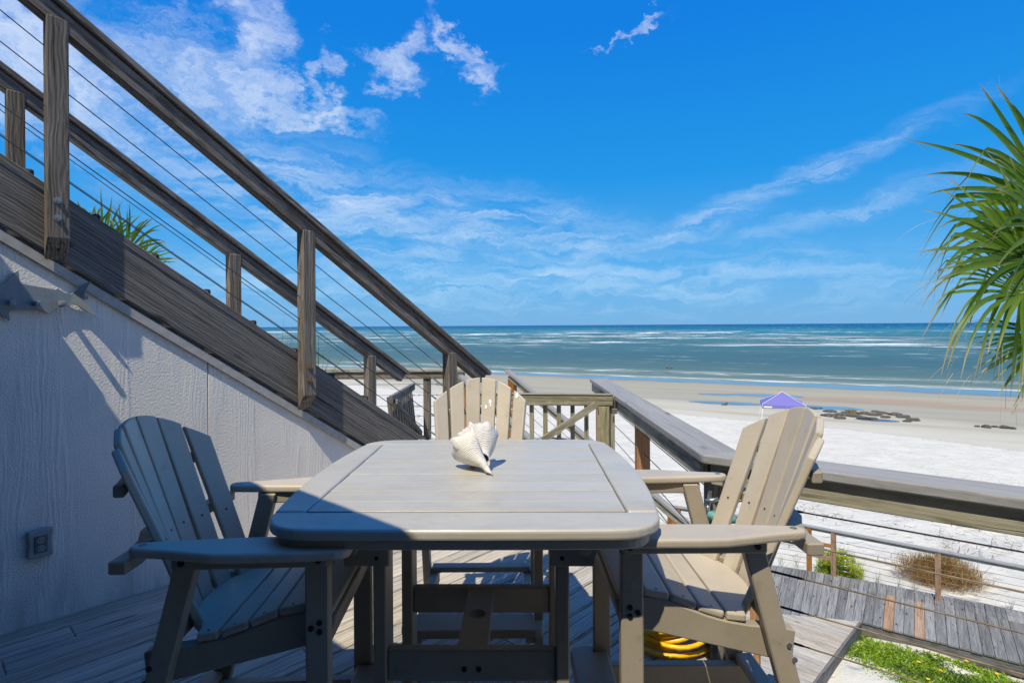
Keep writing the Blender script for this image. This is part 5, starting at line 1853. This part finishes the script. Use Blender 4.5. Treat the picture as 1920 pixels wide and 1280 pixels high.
def rock_mesh(seed):
    bm = bmesh.new()
    bmesh.ops.create_icosphere(bm, subdivisions=3, radius=1)
    off = Vector((seed * 7.3, seed * 3.1, seed))
    for v in bm.verts:
        n_ = v.co.normalized()
        d = 1 + 0.38 * mnoise.noise(n_ * 1.3 + off) + 0.22 * mnoise.noise(n_ * 3.1 + off)
        z = v.co.z * d
        z = math.copysign(abs(z) ** 0.6, z)
        z = round(z * 4) / 4 * 0.5 + z * 0.5                    # ledges
        v.co = Vector((n_.x * d, n_.y * d, z))
    me = bpy.data.meshes.new('rock')
    bmesh.ops.recalc_face_normals(bm, faces=bm.faces)
    bm.to_mesh(me); bm.free()
    return me


rms = [rock_mesh(i) for i in range(6)]
for r_m in rms: r_m.materials.append(M_rock)
rk_ = random.Random(21)


ORD = 'first second third fourth fifth sixth seventh eighth ninth tenth eleventh twelfth thirteenth fourteenth fifteenth sixteenth seventeenth'.split()


def rock_row(spots, words, group):
    order = sorted(spots)
    for sp_ in spots:
        rock(*sp_, words % ORD[order.index(sp_)], group)


def rock(px, py, wpx, hpx, label, group=None, mat_=None, mesh=None):
    g = ground_hit(px, py)
    w = wpx / F * g.y / 2 * 0.66; h = hpx / F * g.y * 0.72
    me = mesh or rms[rk_.randrange(6)]
    if mat_:
        me = me.copy(); me.materials.clear(); me.materials.append(mat_)
    o = obj('rock', me, None, None, Matrix.Translation((g.x, g.y, g.z + h * 0.18)) @ Matrix.Rotation(rk_.uniform(0, 6.28) * 0 + rk_.uniform(-0.25, 0.25), 4, 'Z') @ Matrix.Diagonal((w, w * rk_.uniform(0.7, 1.1), h * 0.72, 1)))
    tag(o, label, 'rock', group)
    return o


rock_row(((1557, 773, 34, 8), (1556, 780, 40, 7), (1580, 779, 42, 8), (1602, 781, 40, 8), (1622, 777, 36, 9), (1640, 779, 40, 8), (1655, 776, 30, 7), (1618, 784, 36, 6), (1636, 785, 30, 5),
                     (1660, 783, 26, 6), (1680, 779, 34, 9), (1694, 783, 36, 8), (1712, 788, 34, 7), (1575, 784, 30, 5), (1640, 773, 22, 6), (1700, 790, 22, 4), (1590, 775, 30, 6)), '%s dark rock from the left in the long row beside the tide pools', 'rocks in the long row at the tide pools')
rock(1597, 775, 30, 12, 'ochre brown rock standing among the dark row of rocks', mat_=M_rocko)
rock_row(((1850, 801, 20, 8), (1866, 800, 16, 4), (1884, 802, 26, 7), (1898, 803, 20, 5), (1832, 799, 14, 3)), '%s small dark rock from the left in the short row below the palm', 'rocks in the short row near the palm')
rock_row(((1447, 766, 18, 5), (1464, 765, 24, 7), (1478, 766, 20, 6), (1498, 765, 22, 5), (1524, 767, 24, 6), (1538, 766, 14, 4)), '%s low dark rock from the left in the pool behind the violet tent', 'rocks in the pool behind the tent')
o_ = rock(1358, 760, 17, 8, 'lone pointed dark rock standing in the blue tide pool')
bm = bmesh.new(); bm.from_mesh(rock_mesh(9))
for v in bm.verts:
    v.co.z = v.co.z * (0.75 + 0.55 * v.co.x) + 0.1; v.co.x += 0.25 * v.co.z
me = bpy.data.meshes.new('rock'); bm.to_mesh(me); bm.free(); me.materials.append(M_rock)
o_.data = me
# dark thing adrift close to the shore
dl = at(1255, 690, SEA_Z)
o_ = rock(1255, 697, 16, 4, 'dark rock awash in the shallows close to the shore')
o_.location = (dl.x, dl.y, SEA_Z + 0.05)

# ------------------------------------------------------------------ the house behind: upper deck that throws the shade, and an unseen wall added to block the sky
hs_ = thing('upper_deck', 'upper plank deck of the house at the top of the stairs', 'deck', (-1.8, -0.6, 2.5))
UZ = 2.60
kz = UZ - TOP
eA = Vector((-0.689, 1.829, 0)) + Vector((-SUN.x, -SUN.y, 0)) * kz
eB = Vector((-0.214, 1.406, 0)) + Vector((-SUN.x, -SUN.y, 0)) * kz
ed = (eB - eA).normalized(); eback = Vector((-D.x, -D.y, 0))
eback = eback - ed * eback.dot(ed); eback.normalize()
eback0 = Vector((-D.x, -D.y, 0)); eA = eA + eback0 * 0.02; eB = eB + eback0 * 0.02
tw = (eA - W0).dot(N)
e0 = eA - ed * (tw + 1.15) / ed.dot(N)
for k in range(20):
    o0 = e0 + eback * (k * 0.146 + 0.07)
    o1 = o0 + ed * 7.2
    board('plank', o0 + Z(UZ - 0.018), o1 + Z(UZ - 0.018), 0.142, 0.036, M_stringer, hs_)
board('rim_joist', e0 + eback * 0.02 + Z(UZ - 0.16), e0 + ed * 7.2 + eback * 0.02 + Z(UZ - 0.16), 0.04, 0.24, M_fascia, hs_)
M_skyblock = plain('sky_block_dark', (0.035, 0.037, 0.04), 0.8, 0, 0.2, 8)  # near black so the added wall returns little light
hw_ = thing('house', 'unseen dark house wall added behind the deck to block sky light', 'house', (-1.5, -2.0, 0))
hb0 = e0 + eback * 2.2 - ed * 1.0
hb1 = Vector((-1.75, -1.30, 0))
k_ = (hb1.y - hb0.y) / ed.y
hb1 = hb0 + ed * k_
hb2 = Vector((5.2, hb1.y, 0))  # unseen wing added to keep sky light off camera-facing sides
for a0_, a1_, cnt in ((hb0, hb1, 4), (hb1, hb2, 5)):
    dv = (a1_ - a0_).normalized()
    for i in range(cnt):
        a = a0_.lerp(a1_, i / cnt); b2 = a0_.lerp(a1_, (i + 1) / cnt)
        board('panel', a + dv * 0.003 + Z(2.3), b2 - dv * 0.003 + Z(2.3), 0.05, 4.6, M_skyblock, hw_)
